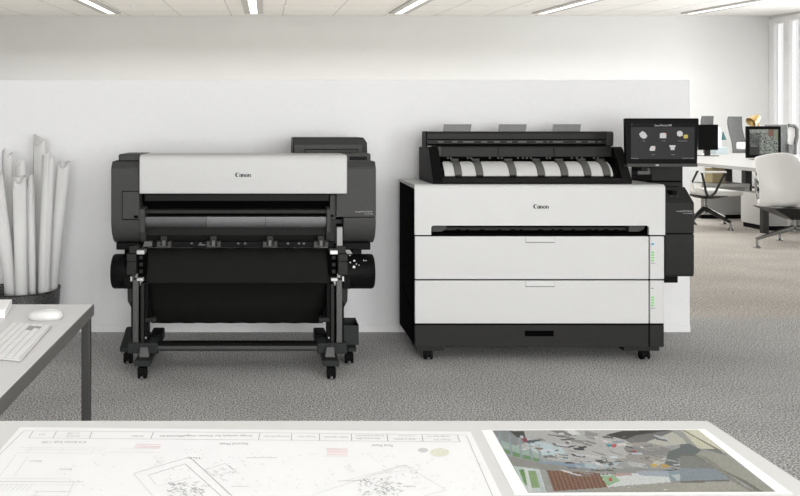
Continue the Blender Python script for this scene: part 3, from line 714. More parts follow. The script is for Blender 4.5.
    MB().box(XB - .075, XB - .05, 4.235, 4.33, zb + .03, 1.10).build('end_recess', M['matte'], root)
    # middle panel and toothed edge
    y1 = 4.262
    mp = MB().prism_x([(y1, PZ(157, y1)), (y1 + .004, PZ(147.2, y1)), (y1 + .02, PZ(146, y1)), (4.5, PZ(146, y1)), (4.5, PZ(157, y1))], PX(440.5, y1), PX(612, y1)).build('scanner_lid', M['dark2'], root, .004)
    ln = MB()
    for px in (498, 553.8): ln.box(PX(px, y1), PX(px, y1) + .003, y1 - .0008, y1 + .002, PZ(157, y1), PZ(147.5, y1))
    ln.build('lid_joint', M['matte'], mp)
    MB().box(PX(437, y1), PX(441.2, y1), y1 + .002, 4.4, PZ(156.5, y1), PZ(146.5, y1)).build('lid_end', M['dark'], root, .002)
    MB().box(PX(440, y1), PX(606, y1), y1 + .012, y1 + .05, PZ(159.4, y1), PZ(156.8, y1)).build('lid_underside', M['matte'], root)
    for px in (447, 450, 467, 470, 489, 497.5, 501, 517, 522, 526, 530, 546, 549, 571, 576, 581, 593, 597):
        MB().box(PX(px, y1), PX(px + 1.8, y1), y1 - .002, y1 + .012, PZ(159, y1), PZ(156.8, y1)).build('lid_tooth', M['dark'], mp, .001)
    # top housing
    y2 = 4.30
    xa, xb = PX(426, y2), PX(613.6, y2)
    hs = MB().prism_x([(y2 + .004, PZ(144.2, y2)), (y2, PZ(140.6, y2)), (y2 + .003, PZ(139.4, y2)), (y2, PZ(139.2, y2)), (y2, PZ(133.6, y2)), (y2 + .012, PZ(131.6, y2)), (4.40, PZ(131.4, 4.4)), (4.40, PZ(146, y2))], xa, xb)
    hs = hs.build('scanner_top', M['dark2'], root, .003)
    MB().box(PX(606, y2), xb + .001, y2 - .003, 4.40, PZ(146.6, y2), PZ(131.3, y2)).build('top_end_cap', M['dark'], hs, .012, segs=3)
    MB().box(PX(426, y2) - .001, PX(427.4, y2), y2 - .001, 4.41, PZ(148, y2), PZ(131.2, y2)).build('left_end_cap', M['black'], hs, .003)
    MB().box(PX(427.5, y2), PX(605.8, y2), y2 - .0015, y2 + .01, PZ(139.9, y2), PZ(139.1, y2)).build('top_line', M['matte'], hs)
    MB().box(PX(430, y2), PX(605.5, y2), y2 - .001, y2 + .02, PZ(145.2, y2), PZ(144.0, y2)).build('feed_gap', M['matte'], root)
    for i, (a, b) in enumerate(((438, 443.5), (452, 457.5), (463, 474), (481, 487), (494, 500), (507, 512), (518, 526.5), (536, 543), (547, 549), (553, 563), (576, 581), (588, 595), (598, 601))):
        MB().box(PX(a, y2), PX(b, y2), y2 - .002, y2 + .006, PZ(142.6, y2), PZ(141.2, y2)).build('feed_mark', M['strap'], hs, .001)
    for a in (443, 498.2, 552.6):
        yg = 4.39; w = 27.5
        zlo, zhi = PZ(132, yg), PZ(124.2, yg)
        MB().hexa([(PX(a, yg), yg, zlo), (PX(a + w, yg), yg, zlo), (PX(a + w, yg), yg + .004, zlo), (PX(a, yg), yg + .004, zlo)],
                  [(PX(a + 1.3, yg), yg + .01, zhi), (PX(a + w + 1.6, yg), yg + .01, zhi), (PX(a + w + 1.6, yg), yg + .014, zhi), (PX(a + 1.3, yg), yg + .014, zhi)]).build('document_guide', M['tab'], root, .001)
right_printer()

# ================================================================== left desk with mouse, keyboard, paper
ZD = .73
dX = PX(94, F*(H - ZD)/(304 - VY)); dY1 = F*(H - ZD)/(304 - VY); dY0 = 1.36
desk = thing('office_desk', 'light grey desk with dark legs holding the mouse and keyboard', 'desk', (-1.2, 1.8, 0))
MB().box(-1.9, dX - .003, dY0, dY1 - .003, ZD - .032, ZD).build('desk_top', M['desk'], desk, .002)
eb = MB(); eb.box(dX - .003, dX, dY0, dY1, ZD - .033, ZD - .001); eb.box(-1.9, dX - .003, dY1 - .003, dY1, ZD - .033, ZD - .001)
eb.build('edge_band', M['deskedge'], desk)
for lx, ly in ((dX - .029, dY1 - .04), (dX - .029, dY0 + .02), (-1.88, dY1 - .05), (-1.88, dY0 + .02)):
    MB().box(lx, lx + .026, ly, ly + .022, 0, ZD - .032).build('leg', M['deskleg'], desk, .003)
MB().box(-1.86, dX - .034, dY1 - .12, dY1 - .1, ZD - .06, ZD - .032).build('rail', M['deskleg'], desk)
MB().box(-1.2, -1.16, dY0 + .05, dY1 - .05, ZD - .07, ZD - .032).build('rail', M['deskleg'], desk)

def desk_pt(px, py, z=ZD): return onz(px, py, z)
# mouse
a = desk_pt(25, 321.5); b = desk_pt(60.5, 321.5)
mw = b.x - a.x; mc = Vector(((a.x + b.x)/2, a.y + .028, ZD + .0003))
mm = MB(); rings = []
for t, s in ((0, .93), (.25, 1.0), (.5, .97), (.75, .84), (.92, .62), (1.0, .30)):
    rings.append([(mc.x + mw/2*s*(math.cos(q)*(1.0 if True else 1)), mc.y + .029*s*math.copysign(abs(math.sin(q))**.8, math.sin(q)), mc.z + .029*t*(1 - .25*math.cos(q)*0 - .18*(1-math.cos(q))*.5*t)) for q in [2*math.pi*k/32 for k in range(32)]])
ms = mm.loft(rings).build('computer_mouse', M['mouse'], smooth=80)
tag(ms, 'glossy white computer mouse lying beyond the keyboard on the grey desk', 'mouse')
# keyboard: long axis runs away from the viewer
kA, kB, kC = desk_pt(12, 324.3), desk_pt(52.3, 327.3), desk_pt(20.5, 362.5)   # far left, far right, near right
U = (kA - kB); V = (kC - kB); U.z = V.z = 0; kl = V.length; kw = U.length; U.normalize(); V.normalize()
kb = thing('keyboard', 'slim white keyboard in front of the mouse on the grey desk', 'keyboard', kB)
def kq(u0, u1, v0, v1, z0, z1, mb):
    p = lambda u, v, z: tuple(kB + U*u + V*v + Vector((0, 0, z)))
    mb.hexa([p(u0, v0, z0), p(u1, v0, z0), p(u1, v1, z0), p(u0, v1, z0)], [p(u0, v0, z1), p(u1, v0, z1), p(u1, v1, z1), p(u0, v1, z1)])
kx = MB(); kq(0, kw, 0, kl, .0005, .006, kx); kx.build('case', M['kbase'], kb, .003)
rows, cols = 6, 14
pu, pv = (kw - .010)/rows, (kl - .010)/cols
proto = None
for i in range(rows):
    for j in range(cols):
        kk = MB(); u0 = .005 + i*pu + .001; v0 = .005 + j*pv + .0008
        kq(u0, u0 + pu - .002, v0, v0 + pv - .0016, .006, .0078, kk)
        kk.build('key', M['keygrey'] if (i in (1, 2) and j in (1, 2) and (i, j) != (1, 2)) else M['key'], kb, .0008, segs=1)
# notebook / ream at the left edge
p0 = desk_pt(12, 307.5); p1 = desk_pt(5, 318.5)
nb = MB(); hh = .024
nb.hexa([(p0.x - .3, p0.y, ZD + .0005), (p0.x, p0.y, ZD + .0005), (p1.x, p1.y, ZD + .0005), (p1.x - .3, p1.y, ZD + .0005)],
        [(p0.x - .3, p0.y, ZD + hh), (p0.x, p0.y, ZD + hh), (p1.x, p1.y, ZD + hh), (p1.x - .3, p1.y, ZD + hh)])
tag(nb.build('paper_stack', M['photopaper'], bevel=.001), 'bright white stack of paper at the left edge of the grey desk', 'paper')

# ================================================================== wire bin with paper rolls
BD = 4.42; bx0 = PX(23.5, BD); brad = (PX(59.3, BD) - bx0); bz = PZ(288.6, BD)
bt = thing('wire_bin', 'dark woven wire bin holding paper rolls behind the grey desk', 'bin', (bx0, BD, 0))
rb = brad * .9
MB().lathe((bx0, BD, .004), (0, 0, 1), [(rb, 0), (brad, bz - .004)], 48)
bb = MB(); n = 48
bb.loft([[(bx0 + r*math.cos(2*math.pi*k/n), BD + r*math.sin(2*math.pi*k/n), h) for k in range(n)] for r, h in ((rb, .005), (brad, bz))], cap=False)
bb.build('mesh_wall', M['wire'], bt)
MB().lathe((bx0, BD, .0), (0, 0, 1), [(rb, 0), (rb, .008)], 32).build('bottom', M['darkmetal'], bt)
rim = MB(); rim.tube([(bx0 + brad*math.cos(2*math.pi*k/n), BD + brad*math.sin(2*math.pi*k/n), bz) for k in range(n + 1)], .0035, 8, cap=False)
rim.build('rim', M['darkmetal'], bt)
# rolls: (top px, top py, bottom px at rim, radius px, depth offset, label)
rolls = [
 (-5.5, 168, 11.5, 6.6, -.088, 'paper roll leaning in from the left frame edge, front of the wire bin', .3),
 (7.5, 152, 10, 5.6, .052, 'paper roll with a thin pointed corner at the back left of the bin', 2.6),
 (19, 175, 21.5, 6.6, -.098, 'short front paper roll with a stepped cut top in the wire bin', .8),
 (20.5, 158.5, 23, 5.8, .000, 'paper roll with a rounded top just behind the short front roll', 1.6),
 (29.8, 174, 32, 4.4, -.048, 'slimmest paper roll, standing right of the short front roll', 2.0),
 (40.0, 138, 38.5, 6.6, .075, 'tallest paper roll with peaked end at the back of the bin', 1.2),
 (48.6, 156, 44.5, 6.2, -.062, 'paper roll in front of the tallest roll, right half of the bin', 2.9),
 (64.0, 160, 53.5, 6.4, -.010, 'rightmost paper roll leaning right towards the printer', .9)]
# leaning of each roll: depth of its top, depth and side offset of its foot, packed so that none cut each other
lean = [[-0.2257, -0.0509, -0.0154], [0.0143, 0.0964, -0.1058], [-0.2005, -0.1191, 0.033], [-0.0646, 0.0253, -0.0053], [-0.1484, -0.0351, 0.0651], [0.1231, 0.1055, 0.0529], [-0.1237, -0.0542, 0.1281], [-0.0014, 0.0278, 0.1274]]
for (tx, ty, bxp, rp, dy, lab, ph), (yt, yb, xb) in zip(rolls, lean):
    dd = BD + yt
    r = rp / F * BD
    ptop = Vector((PX(tx, dd), dd, PZ(ty, dd))); pbot = Vector((bx0 + xb, BD + yb, .03)); ax = (ptop - pbot).normalized()
    L = (ptop - pbot).length
    a_ = ax.orthogonal().normalized(); b_ = ax.cross(a_)
    # start the seam facing the viewer
    base_ang = math.atan2(-b_.y, -a_.y)
    turns = 2.6; n = 96
    rings_b, rings_t, in_b, in_t = [], [], [], []
    m = MB()
    for k in range(n + 1):
        t = k / n
        ang = base_ang + ph + t * turns * 2 * math.pi
        rr = r * (.62 + .38 * t)
        d_ = (a_*math.cos(ang) + b_*math.sin(ang))
        top = L - .022 + .016*math.sin(ang + ph) + .010*math.sin(2*ang + 3*ph)
        if ty < 160 and abs(tx - 20) > 3: top += .045 * max(0, (t - .82)/.18)
        elif .62 < t < .80 and ty > 165: top -= .045
        rings_b.append(tuple(pbot + d_*rr)); rings_t.append(tuple(pbot + d_*rr + ax*top))
        rings_b[-1] = tuple(Vector(rings_b[-1]))
    cols_ = [[rings_b[k], rings_t[k]] for k in range(n + 1)]
    m.loft([[c[0] for c in cols_], [tuple(Vector(c[0])*.5 + Vector(c[1])*.5) for c in cols_], [c[1] for c in cols_]], cap=False, closed=False)
    o = m.build('paper_roll', M['rollpaper'], smooth=60)
    so = o.modifiers.new('thick', 'SOLIDIFY'); so.thickness = .002; so.offset = 0
    tag(o, lab, 'paper roll', 'paper rolls in the wire bin')

# ================================================================== front table with drawing and photo print
ZT = .75
tc = onz(707.8, 420.4, ZT)
tab = thing('work_table', 'pale grey table in the foreground covered by a plan and a photo print', 'table', (-.2, .95, 0))
MB().box(-1.35, tc.x, .58, tc.y, ZT - .03, ZT).build('table_top', M['table'], tab, .002)
for lx, ly in ((tc.x - .12, tc.y - .1), (tc.x - .12, .62), (-1.33, tc.y - .1), (-1.33, .62)):
    MB().box(lx, lx + .04, ly, ly + .04, 0, ZT - .03).build('leg', M['deskleg'], tab, .003)
zp = ZT + .0008
def T(px, py, dz=0.0):
    v = onz(px, py, zp); v.z = zp + dz; return v
# plan sheet
c0, c1 = T(20.3, 427), T(470.6, 431.6)
dl_ = (T(0, 450) - c0); dr_ = (T(502, 496) - c1)
c3 = c0 + dl_ * ((c0.y - .70) / -dl_.y); c2 = c1 + dr_ * ((c1.y - .70) / -dr_.y)
sh = thing('plan_drawing', 'large white architectural plan sheet on the foreground table', 'drawing', (c0.x, c0.y, ZT))
MB().hexa([tuple(v - Vector((0, 0, .0006))) for v in (c3, c2, c1, c0)], [tuple(v) for v in (c3, c2, c1, c0)]).build('sheet', M['paper'], sh)
lm = MB(); lm.norecalc = True
dz = .0003
def L(a, b, w=.0007, mi=0): lm.seg(T(*a, dz), T(*b, dz), w, mi=mi)
def PL(pts, w=.0007, mi=0, close=False):
    q = list(pts) + ([pts[0]] if close else [])
    for a, b in zip(q, q[1:]): L(a, b, w, mi)
# border and title strip
PL([(-20, 474), (24, 431), (245, 432.6), (466, 435.2), (492.6, 496)], .0009, 1)
L((28.5, 438), (460, 442), .0008, 1)
for a, b in (((28.7, 438), (33, 431.3)), ((53, 438), (56.5, 431.6)), ((89.5, 438.4), (92, 432)), ((150.6, 439), (153.5, 432.4)), ((258.6, 440), (259.7, 433.2)),
             ((291.5, 440.4), (291.5, 433.6)), ((319.6, 440.7), (319.3, 433.9)), ((351.8, 441), (351.2, 434.2)), ((387.8, 441.4), (387, 434.5)), ((423, 441.8), (422, 434.8)), ((460, 442), (457.2, 435))): L(a, b, .0011, 1)
L((351.6, 437.4), (458, 439.2), .0007, 0); L((56, 435), (91, 435.4), .0006, 0)
# left section drawing
for ya, xa, xb, m_ in ((447.7, 20, 100, 0), (453, 16, 96, 0), (449.6, 24, 90, 0), (481.6, -3, 84, 1), (478.6, 2, 71, 0), (484.8, 0, 78, 0), (491.4, 34, 70, 1), (496, 30, 68, 0)): L((xa, ya), (xb, ya + .5), .0007, m_)
for px in (27, 60, 91): L((px, 453), (px + 4, 447.7))
for k in range(7): L((-4 + 5*k, 491), (3 + 5*k, 484.6), .0007, 0)
PL([(70, 491.5), (74, 481)], .0007, 0); PL([(0, 476), (16, 455)]); PL([(14, 476), (28, 457)])
L((34, 496), (38, 491.4)); L((68, 496), (70.5, 491.6))
# plan one
PL([(133.5, 473.6), (189.5, 457.2), (232, 496)], .0008, 1); PL([(133.5, 473.6), (152.7, 496)], .0008, 0)
PL([(148.4, 475.4), (185, 464), (221, 496)], .0008, 1); PL([(148.4, 475.4), (156, 485)], .0008, 0)
PL([(193, 459.5), (231.5, 496)], .0006, 0)
PL([(157, 486), (192, 478)], .0006, 0); PL([(205, 470), (225, 463.5), (236, 471), (214, 476)], .0007, 0, True)
# plan two
PL([(316, 494), (405, 465), (446, 490.2), (424, 496)], .0009, 0)
PL([(345, 481), (405, 465)], .0006, 0); PL([(371, 475), (410, 470)], .0007, 0)
PL([(338, 481.3), (366, 480.6)], .0009, 1); PL([(246, 457.7), (277, 457.8)], .0009, 1); PL([(231, 486.4), (249, 486.4)], .0008, 1); PL([(309, 453.8), (318, 454)], .0008, 0)
def scribble(x0, x1, y0, y1, n, mi, ln=5, w=.0008):
    for _ in range(n):
        a = R.uniform(x0, x1); b = R.uniform(y0, y1); th = R.choice((.36, .36, -.75, -.75, 0)) + R.uniform(-.1, .1)
        l_ = R.uniform(.3, 1) * ln
        L((a, b), (a + l_*math.cos(th), b - l_*math.sin(th)*.8), w, mi)
scribble(166, 200, 482, 496, 70, 1, 5); scribble(190, 208, 486, 496, 18, 1, 5); scribble(205, 235, 460, 480, 24, 0, 6)
scribble(176, 205, 450, 460, 12, 0, 4); scribble(152, 163, 456, 466, 8, 0, 4); scribble(228, 262, 452, 492, 26, 0, 4); scribble(150, 190, 466, 482, 16, 0, 4)
scribble(358, 387, 478, 496, 70, 1, 5); scribble(375, 400, 482, 496, 40, 1, 5); scribble(380, 418, 464, 482, 26, 0, 5); scribble(395, 418, 470, 478, 8, 1, 3)
scribble(265, 345, 456, 496, 26, 0, 4); scribble(412, 480, 455, 490, 34, 0, 4); scribble(345, 395, 450, 470, 16, 0, 4); scribble(60, 130, 462, 494, 16, 0, 4)
scribble(98, 106, 446, 454, 6, 0, 4)
for k in range(4): L((153 + 2*k, 457 + 2*k), (159 + 2*k, 455.5 + 2*k), .0009, 0); L((344 + 2*k, 467.5 + 1.6*k), (349 + 2*k, 465.8 + 1.6*k), .0009, 0)
def fill(pts, mi, h=.0002):
    lm.poly([tuple(T(a, b, h)) for a, b in pts], mi)
for k in range(3): fill([(136 - k, 443.8 + 1.7*k), (161 - .4*k, 444.4 + 1.7*k), (161 - .4*k, 445.2 + 1.7*k), (136 - k, 444.6 + 1.7*k)], 3); fill([(327, 448.6 + 2.4*k), (347.6, 449.2 + 2.4*k), (347.7, 450.8 + 2.4*k), (327, 450.2 + 2.4*k)], 3)
for ya, xa, xb in ((447, 140, 160), (448.9, 120, 157), (452.2, 110, 160), (448.4, 325, 347), (456.3, 324, 348)): L((xa, ya), (xb, ya + .3), .0008, 0)
def ell(cx, cy, rx, ry, mi): fill([(cx + rx*math.cos(2*math.pi*k/24), cy + ry*math.sin(2*math.pi*k/24)) for k in range(24)], mi)
ell(423, 450.2, 5.2, 2.3, 5); ell(439.7, 452.5, 9.6, 4.4, 4)
lm.build('line_work', [M['line'], M['line2'], M['line3'], M['pink'], M['olive'], M['greyblob']], sh)
# upside-down lettering (read from the far side)
def TT(body, xa, xb, py, hpx, mi=0):
    """letters spanning pixels xa..xb on the sheet, tops towards the viewer"""
    A = T(xb, py, dz); B = T(xa, py, dz); hh = abs(T(xa, py).y - T(xa, py + hpx).y)
    tm = MB(); add_text(tm, body, A, (B - A).normalized(), Vector((0, -1, 0)), width=(B - A).length, height=hh)
    tm.build('lettering', M[('line3', 'line2')[mi]], sh)
TT('Image sample for Canon imagePROGRAF', 160, 252, 435.2, 1.8, 0)
TT('Second Floor', 219, 248, 443, 2.2, 0); TT('First Floor', 371, 392, 444.6, 2.2, 0); TT('A-A Section Scale 1:100', 43, 87, 441.4, 2.1, 0)
TT('Sheet No.', 39, 46, 434, 1.4, 1); TT('A1 1:100', 68, 80, 432.8, 1.3, 1); TT('Drawing No.', 66, 80, 435.8, 1.3, 1); TT('Author', 131, 144, 435.6, 1.4, 0)
TT('Drawing title plan', 264, 289, 436, 1.5, 0); TT('Project name', 298, 315, 436.2, 1.5, 1); TT('Client reference', 324, 348, 436.6, 1.5, 0)
TT('Revised drawing date', 356, 384, 435.3, 1.2, 1); TT('Approved by office', 356, 380, 438.2, 1.2, 1); TT('Scale as shown', 394, 415, 438.8, 1.3, 0); TT('Checked', 399, 414, 435.6, 1.1, 1)
TT('Sample sheet only', 426, 449, 436, 1.3, 0); TT('Plan 01', 434, 450, 439.4, 1.3, 1)
TT('Room', 30, 42, 460.6, 1.6, 1); TT('Entrance', 60, 72, 468.8, 1.5, 0); TT('Hall', 190, 200, 457.4, 1.5, 1); TT('Lobby', 403, 415, 486, 1.5, 1)

# photo print: an interior seen upside down
q0, q1, q2, q3 = T(481, 429.8), T(705, 429.0), T(793, 493.6), T(514.6, 494.2)
pp = thing('photo_print', 'glossy colour photo print of an interior lying on the foreground table', 'photo print', (q0.x, q0.y, ZT))
MB().hexa([tuple(v - Vector((0, 0, .0006))) for v in (q3, q2, q1, q0)], [tuple(v) for v in (q3, q2, q1, q0)]).build('sheet', M['photopaper'], pp)
A_ = lambda zx, zy: (475 + zx/6.525, 420 + zy/6.525)
B_ = lambda zx, zy: (585 + zx/6.525, 420 + zy/6.525)
G_ = lambda zx, zy: (680 + zx/6.125, 415 + zy/6.125)
shapes = [((172, 174, 172), [A_(100, 60), A_(790, 60), B_(800, 60), B_(800, 480), A_(300, 480)])]
def S(c, f, *pts): shapes.append((c, [f(*p) for p in pts]))
# ceiling/structure grey-white area
S((196, 196, 193), A_, (110, 66), (783, 66), (783, 300), (500, 262), (340, 220), (180, 180))
S((150, 156, 155), A_, (110, 66), (240, 66), (330, 150), (250, 170), (170, 140))
S((120, 160, 112), A_, (180, 185), (260, 210), (420, 255), (420, 275), (250, 235), (190, 210))
S((172, 192, 180), A_, (160, 130), (330, 190), (460, 240), (470, 262), (300, 220), (175, 175))
S((205, 222, 226), A_, (330, 120), (560, 170), (620, 260), (480, 240), (350, 190))
for k, (x0, x1) in enumerate(((150, 170), (215, 240), (280, 305), (345, 372), (410, 430))):
    S((158, 170, 176), A_, (x0, 72 + k*22), (x0 + 14, 72 + k*22), (x1 + 8, 225 + k*12), (x1 - 8, 225 + k*12))
S((70, 74, 66), A_, (225, 72), (320, 72), (330, 118), (275, 112))
S((150, 60, 78), A_, (300, 120), (335, 116), (348, 142), (322, 146)); S((84, 84, 76), A_, (352, 158), (400, 166), (420, 192), (370, 182)); S((165, 130, 105), A_, (405, 184), (440, 190), (432, 205), (410, 200))
S((152, 70, 72), A_, (520, 230), (570, 236), (560, 248), (525, 242)); S((90, 110, 130), A_, (465, 195), (490, 200), (488, 215), (470, 210)); S((160, 70, 64), A_, (655, 262), (708, 266), (700, 276), (660, 274))
for (a, b, w) in ((500, 130, 160), (620, 195, 130)):
    S((96, 92, 92), A_, (a, b + 20), (a + w, b + 38), (a + w*.75, b + 52), (a + 20, b + 40)); S((214, 216, 218), A_, (a + 20, b + 20), (a + w - 20, b + 34), (a + w*.6, b + 44), (a + 40, b + 36))
S((152, 152, 150), A_, (610, 120), (783, 145), (740, 166), (600, 130)); S((140, 140, 140), A_, (480, 66), (600, 66), (670, 108), (560, 98)); S((236, 236, 232), A_, (575, 66), (650, 66), (690, 92), (640, 100))
S((160, 190, 170), A_, (585, 68), (608, 68), (600, 80))
S((150, 170, 185), A_, (420, 270), (783, 285), (783, 322), (520, 305), (380, 280))
S((158, 158, 152), A_, (215, 232), (420, 280), (783, 322), (783, 345), (470, 330), (250, 300))
# left window and slatted shutter
S((212, 224, 220), A_, (250, 300), (420, 320), (470, 470), (345, 470)); S((118, 160, 98), A_, (285, 325), (320, 320), (345, 420), (330, 430)); S((150, 178, 128), A_, (345, 330), (395, 330), (425, 440), (360, 445))
S((226, 232, 230), A_, (318, 310), (340, 312), (378, 470), (350, 470)); S((205, 212, 212), A_, (392, 322), (410, 322), (458, 470), (436, 470))
S((172, 174, 168), A_, (420, 320), (470, 330), (515, 470), (465, 470))
S((148, 112, 92), A_, (466, 328), (795, 346), (900, 435), (515, 465))
for k in range(20):
    xx = 478 + k*27
    S((112, 82, 66), A_, (xx, 330 + k*1.2), (xx + 8, 330 + k*1.2), (xx + 54, 462 - k*1.5), (xx + 44, 462 - k*1.5))
# middle
S((198, 197, 193), B_, (0, 66), (380, 66), (300, 200), (260, 260), (0, 300))
S((150, 150, 147), B_, (0, 130), (80, 150), (40, 170), (0, 165)); S((160, 160, 158), B_, (0, 70), (90, 90), (60, 130), (0, 110))
S((66, 66, 63), B_, (130, 98), (240, 72), (500, 66), (560, 66), (440, 96), (260, 128)); S((128, 128, 124), B_, (330, 100), (560, 66), (580, 78), (440, 140), (300, 150), (260, 130))
S((42, 152, 162), B_, (132, 152), (168, 150), (178, 168), (150, 178)); S((206, 96, 104), B_, (168, 150), (205, 158), (200, 178), (178, 180))
S((205, 204, 192), B_, (570, 78), (690, 150), (520, 170), (400, 145)); S((150, 150, 148), B_, (250, 180), (420, 150), (560, 190), (540, 230), (420, 260), (300, 260))
S((172, 168, 160), B_, (270, 150), (400, 145), (530, 175), (380, 190)); S((182, 60, 70), B_, (302, 200), (330, 198), (336, 216), (310, 218)); S((110, 104, 100), B_, (282, 205), (300, 200), (360, 225), (330, 228))
S((170, 168, 160), B_, (260, 230), (520, 230), (430, 310), (300, 300)); S((196, 196, 198), B_, (280, 270), (400, 285), (380, 310), (290, 300)); S((210, 205, 192), B_, (440, 275), (530, 245), (520, 280), (460, 300))
S((212, 182, 96), B_, (420, 290), (465, 284), (470, 304), (440, 310)); S((206, 172, 92), B_, (485, 294), (545, 284), (560, 302), (510, 314))
S((112, 120, 118), B_, (545, 205), (680, 160), (783, 205), (783, 330), (560, 300), (520, 285)); S((148, 146, 136), B_, (600, 250), (740, 220), (783, 250), (783, 330), (620, 318))
S((84, 90, 96), B_, (60, 262), (140, 255), (150, 275), (100, 285)); S((190, 204, 210), B_, (0, 280), (120, 290), (240, 270), (200, 300), (60, 318), (0, 312)); S((110, 116, 120), B_, (150, 285), (180, 280), (190, 292), (160, 298))
S((158, 160, 156), B_, (0, 320), (300, 310), (560, 318), (440, 350), (0, 340))
RP = random.Random(3)
slv = []
for _ in range(190):                                 # small furniture-like slivers through the crowded middle of the picture
    a, b = RP.uniform(520, 690), RP.uniform(433, 476)
    if a > 655 and b < 455 or a < 560 and b > 458: continue
    l_, h_ = RP.uniform(3, 15), RP.uniform(.5, 2.2); sl_ = RP.uniform(-.12, .3)
    g_ = RP.choice((70, 95, 120, 140, 165, 190, 215, 232)); tc_ = RP.choice(((0, 0, 0), (0, 0, -6), (-8, 0, 6), (4, 0, -4)))
    slv.append((tuple(g_ + q for q in tc_), [(a, b), (a + l_, b + l_*sl_), (a + l_*1.15, b + l_*sl_ + h_), (a + l_*.2, b + h_)]))
shapes += slv
# window strip, lower middle
S((226, 230, 228), B_, (100, 360), (350, 345), (540, 350), (560, 405), (150, 438)); S((160, 196, 156), B_, (100, 362), (190, 360), (230, 395), (150, 432)); S((206, 92, 84), B_, (152, 380), (175, 375), (178, 398), (158, 402))
S((176, 186, 196), B_, (330, 335), (540, 330), (560, 372), (360, 362)); S((150, 168, 174), B_, (540, 330), (783, 340), (783, 400), (560, 400)); S((196, 204, 206), B_, (560, 358), (640, 352), (700, 385), (600, 395)); S((196, 166, 160), B_, (180, 350), (300, 348), (310, 362), (190, 366))
S((122, 116, 106), B_, (560, 402), (783, 398), (783, 408), (560, 410))
S((176, 175, 164), B_, (150, 440), (560, 408), (783, 408), (783, 475), (0, 475), (0, 450)); S((224, 222, 208), B_, (510, 452), (540, 450), (536, 458), (514, 458)); S((210, 208, 198), B_, (270, 440), (300, 438), (292, 446))
# right beams
S((172, 172, 160), G_, (0, 120), (120, 215), (300, 255), (590, 475), (500, 475), (90, 240)); S((112, 120, 120), G_, (0, 180), (60, 175), (130, 215), (100, 240), (0, 245)); S((150, 150, 140), G_, (100, 240), (170, 260), (400, 440), (520, 475), (440, 475), (310, 400))
S((128, 128, 118), G_, (230, 320), (480, 470), (520, 475), (400, 400)); S((120, 118, 110), G_, (0, 242), (90, 240), (310, 392), (300, 408), (0, 408)); S((140, 142, 136), G_, (0, 250), (90, 250), (220, 330), (0, 325))
S((148, 158, 166), G_, (0, 325), (220, 330), (310, 395), (0, 405)); S((180, 178, 166), G_, (0, 418), (330, 410), (440, 475), (0, 475))
S((222, 220, 196), G_, (0, 85), (110, 88), (300, 250), (170, 215), (110, 200)); S((236, 234, 212), G_, (30, 85), (112, 90), (250, 210), (200, 200)); S((136, 130, 112), G_, (12, 92), (22, 92), (250, 215), (235, 218)); S((130, 134, 128), G_, (130, 210), (230, 206), (300, 252), (190, 222))
def inside(p, poly):
    c = False; n_ = len(poly); j = n_ - 1; x_, y_ = p
    for i in range(n_):
        xi, yi = poly[i]; xj, yj = poly[j]
        if (yi > y_) != (yj > y_) and x_ < (xj - xi)*(y_ - yi)/(yj - yi) + xi: c = not c
        j = i
    return c
boxes = [(min(p[0] for p in s[1]), max(p[0] for p in s[1]), min(p[1] for p in s[1]), max(p[1] for p in s[1])) for s in shapes]
i0, i1, i2, i3 = T(492.4, 430.6), T(698, 430.0), T(775.8, 491.8), T(528, 492.8)
NX, NY = 260, 120
bm = bmesh.new(); cl_ = bm.loops.layers.color.new('print')
grid = [[None]*(NX + 1) for _ in range(NY + 1)]
for j in range(NY + 1):
    for i in range(NX + 1):
        u, v = i/NX, j/NY
        p = (i0*(1-u) + i1*u)*(1-v) + (i3*(1-u) + i2*u)*v
        grid[j][i] = bm.verts.new((p.x, p.y, zp + .0003))
for j in range(NY):
    for i in range(NX):
        f = bm.faces.new((grid[j+1][i], grid[j+1][i+1], grid[j][i+1], grid[j][i]))
        c = f.calc_center_median(); dpt = c.y
        px, py = VX + c.x*F/dpt, VY + (H - c.z)*F/dpt
        cc = (172, 174, 172)
        for k in range(len(shapes) - 1, -1, -1):
            b_ = boxes[k]
            if b_[0] <= px <= b_[1] and b_[2] <= py <= b_[3] and inside((px, py), shapes[k][1]): cc = shapes[k][0]; break
        nz = R.uniform(.93, 1.07)
        lc = [min(1, max(0, (q*.86 - 6)*nz/255)) for q in cc] + [1]
        for lp in f.loops: lp[cl_] = lc
bm.transform(world_of(pp).inverted())
me = bpy.data.meshes.new('printed_image'); bm.to_mesh(me); bm.free()
mp_ = bpy.data.materials.new('photo_ink'); mp_.use_nodes = True
at = mp_.node_tree.nodes.new('ShaderNodeVertexColor'); at.layer_name = 'print'
mp_.node_tree.links.new(at.outputs['Color'], mp_.node_tree.nodes['Principled BSDF'].inputs['Base Color'])
mp_.node_tree.nodes['Principled BSDF'].inputs['Roughness'].default_value = .55
mp_.node_tree.nodes['Principled BSDF'].inputs['Specular IOR Level'].default_value = .25
me.materials.append(mp_)
po = bpy.data.objects.new('printed_image', me); C.objects.link(po); po.parent = pp

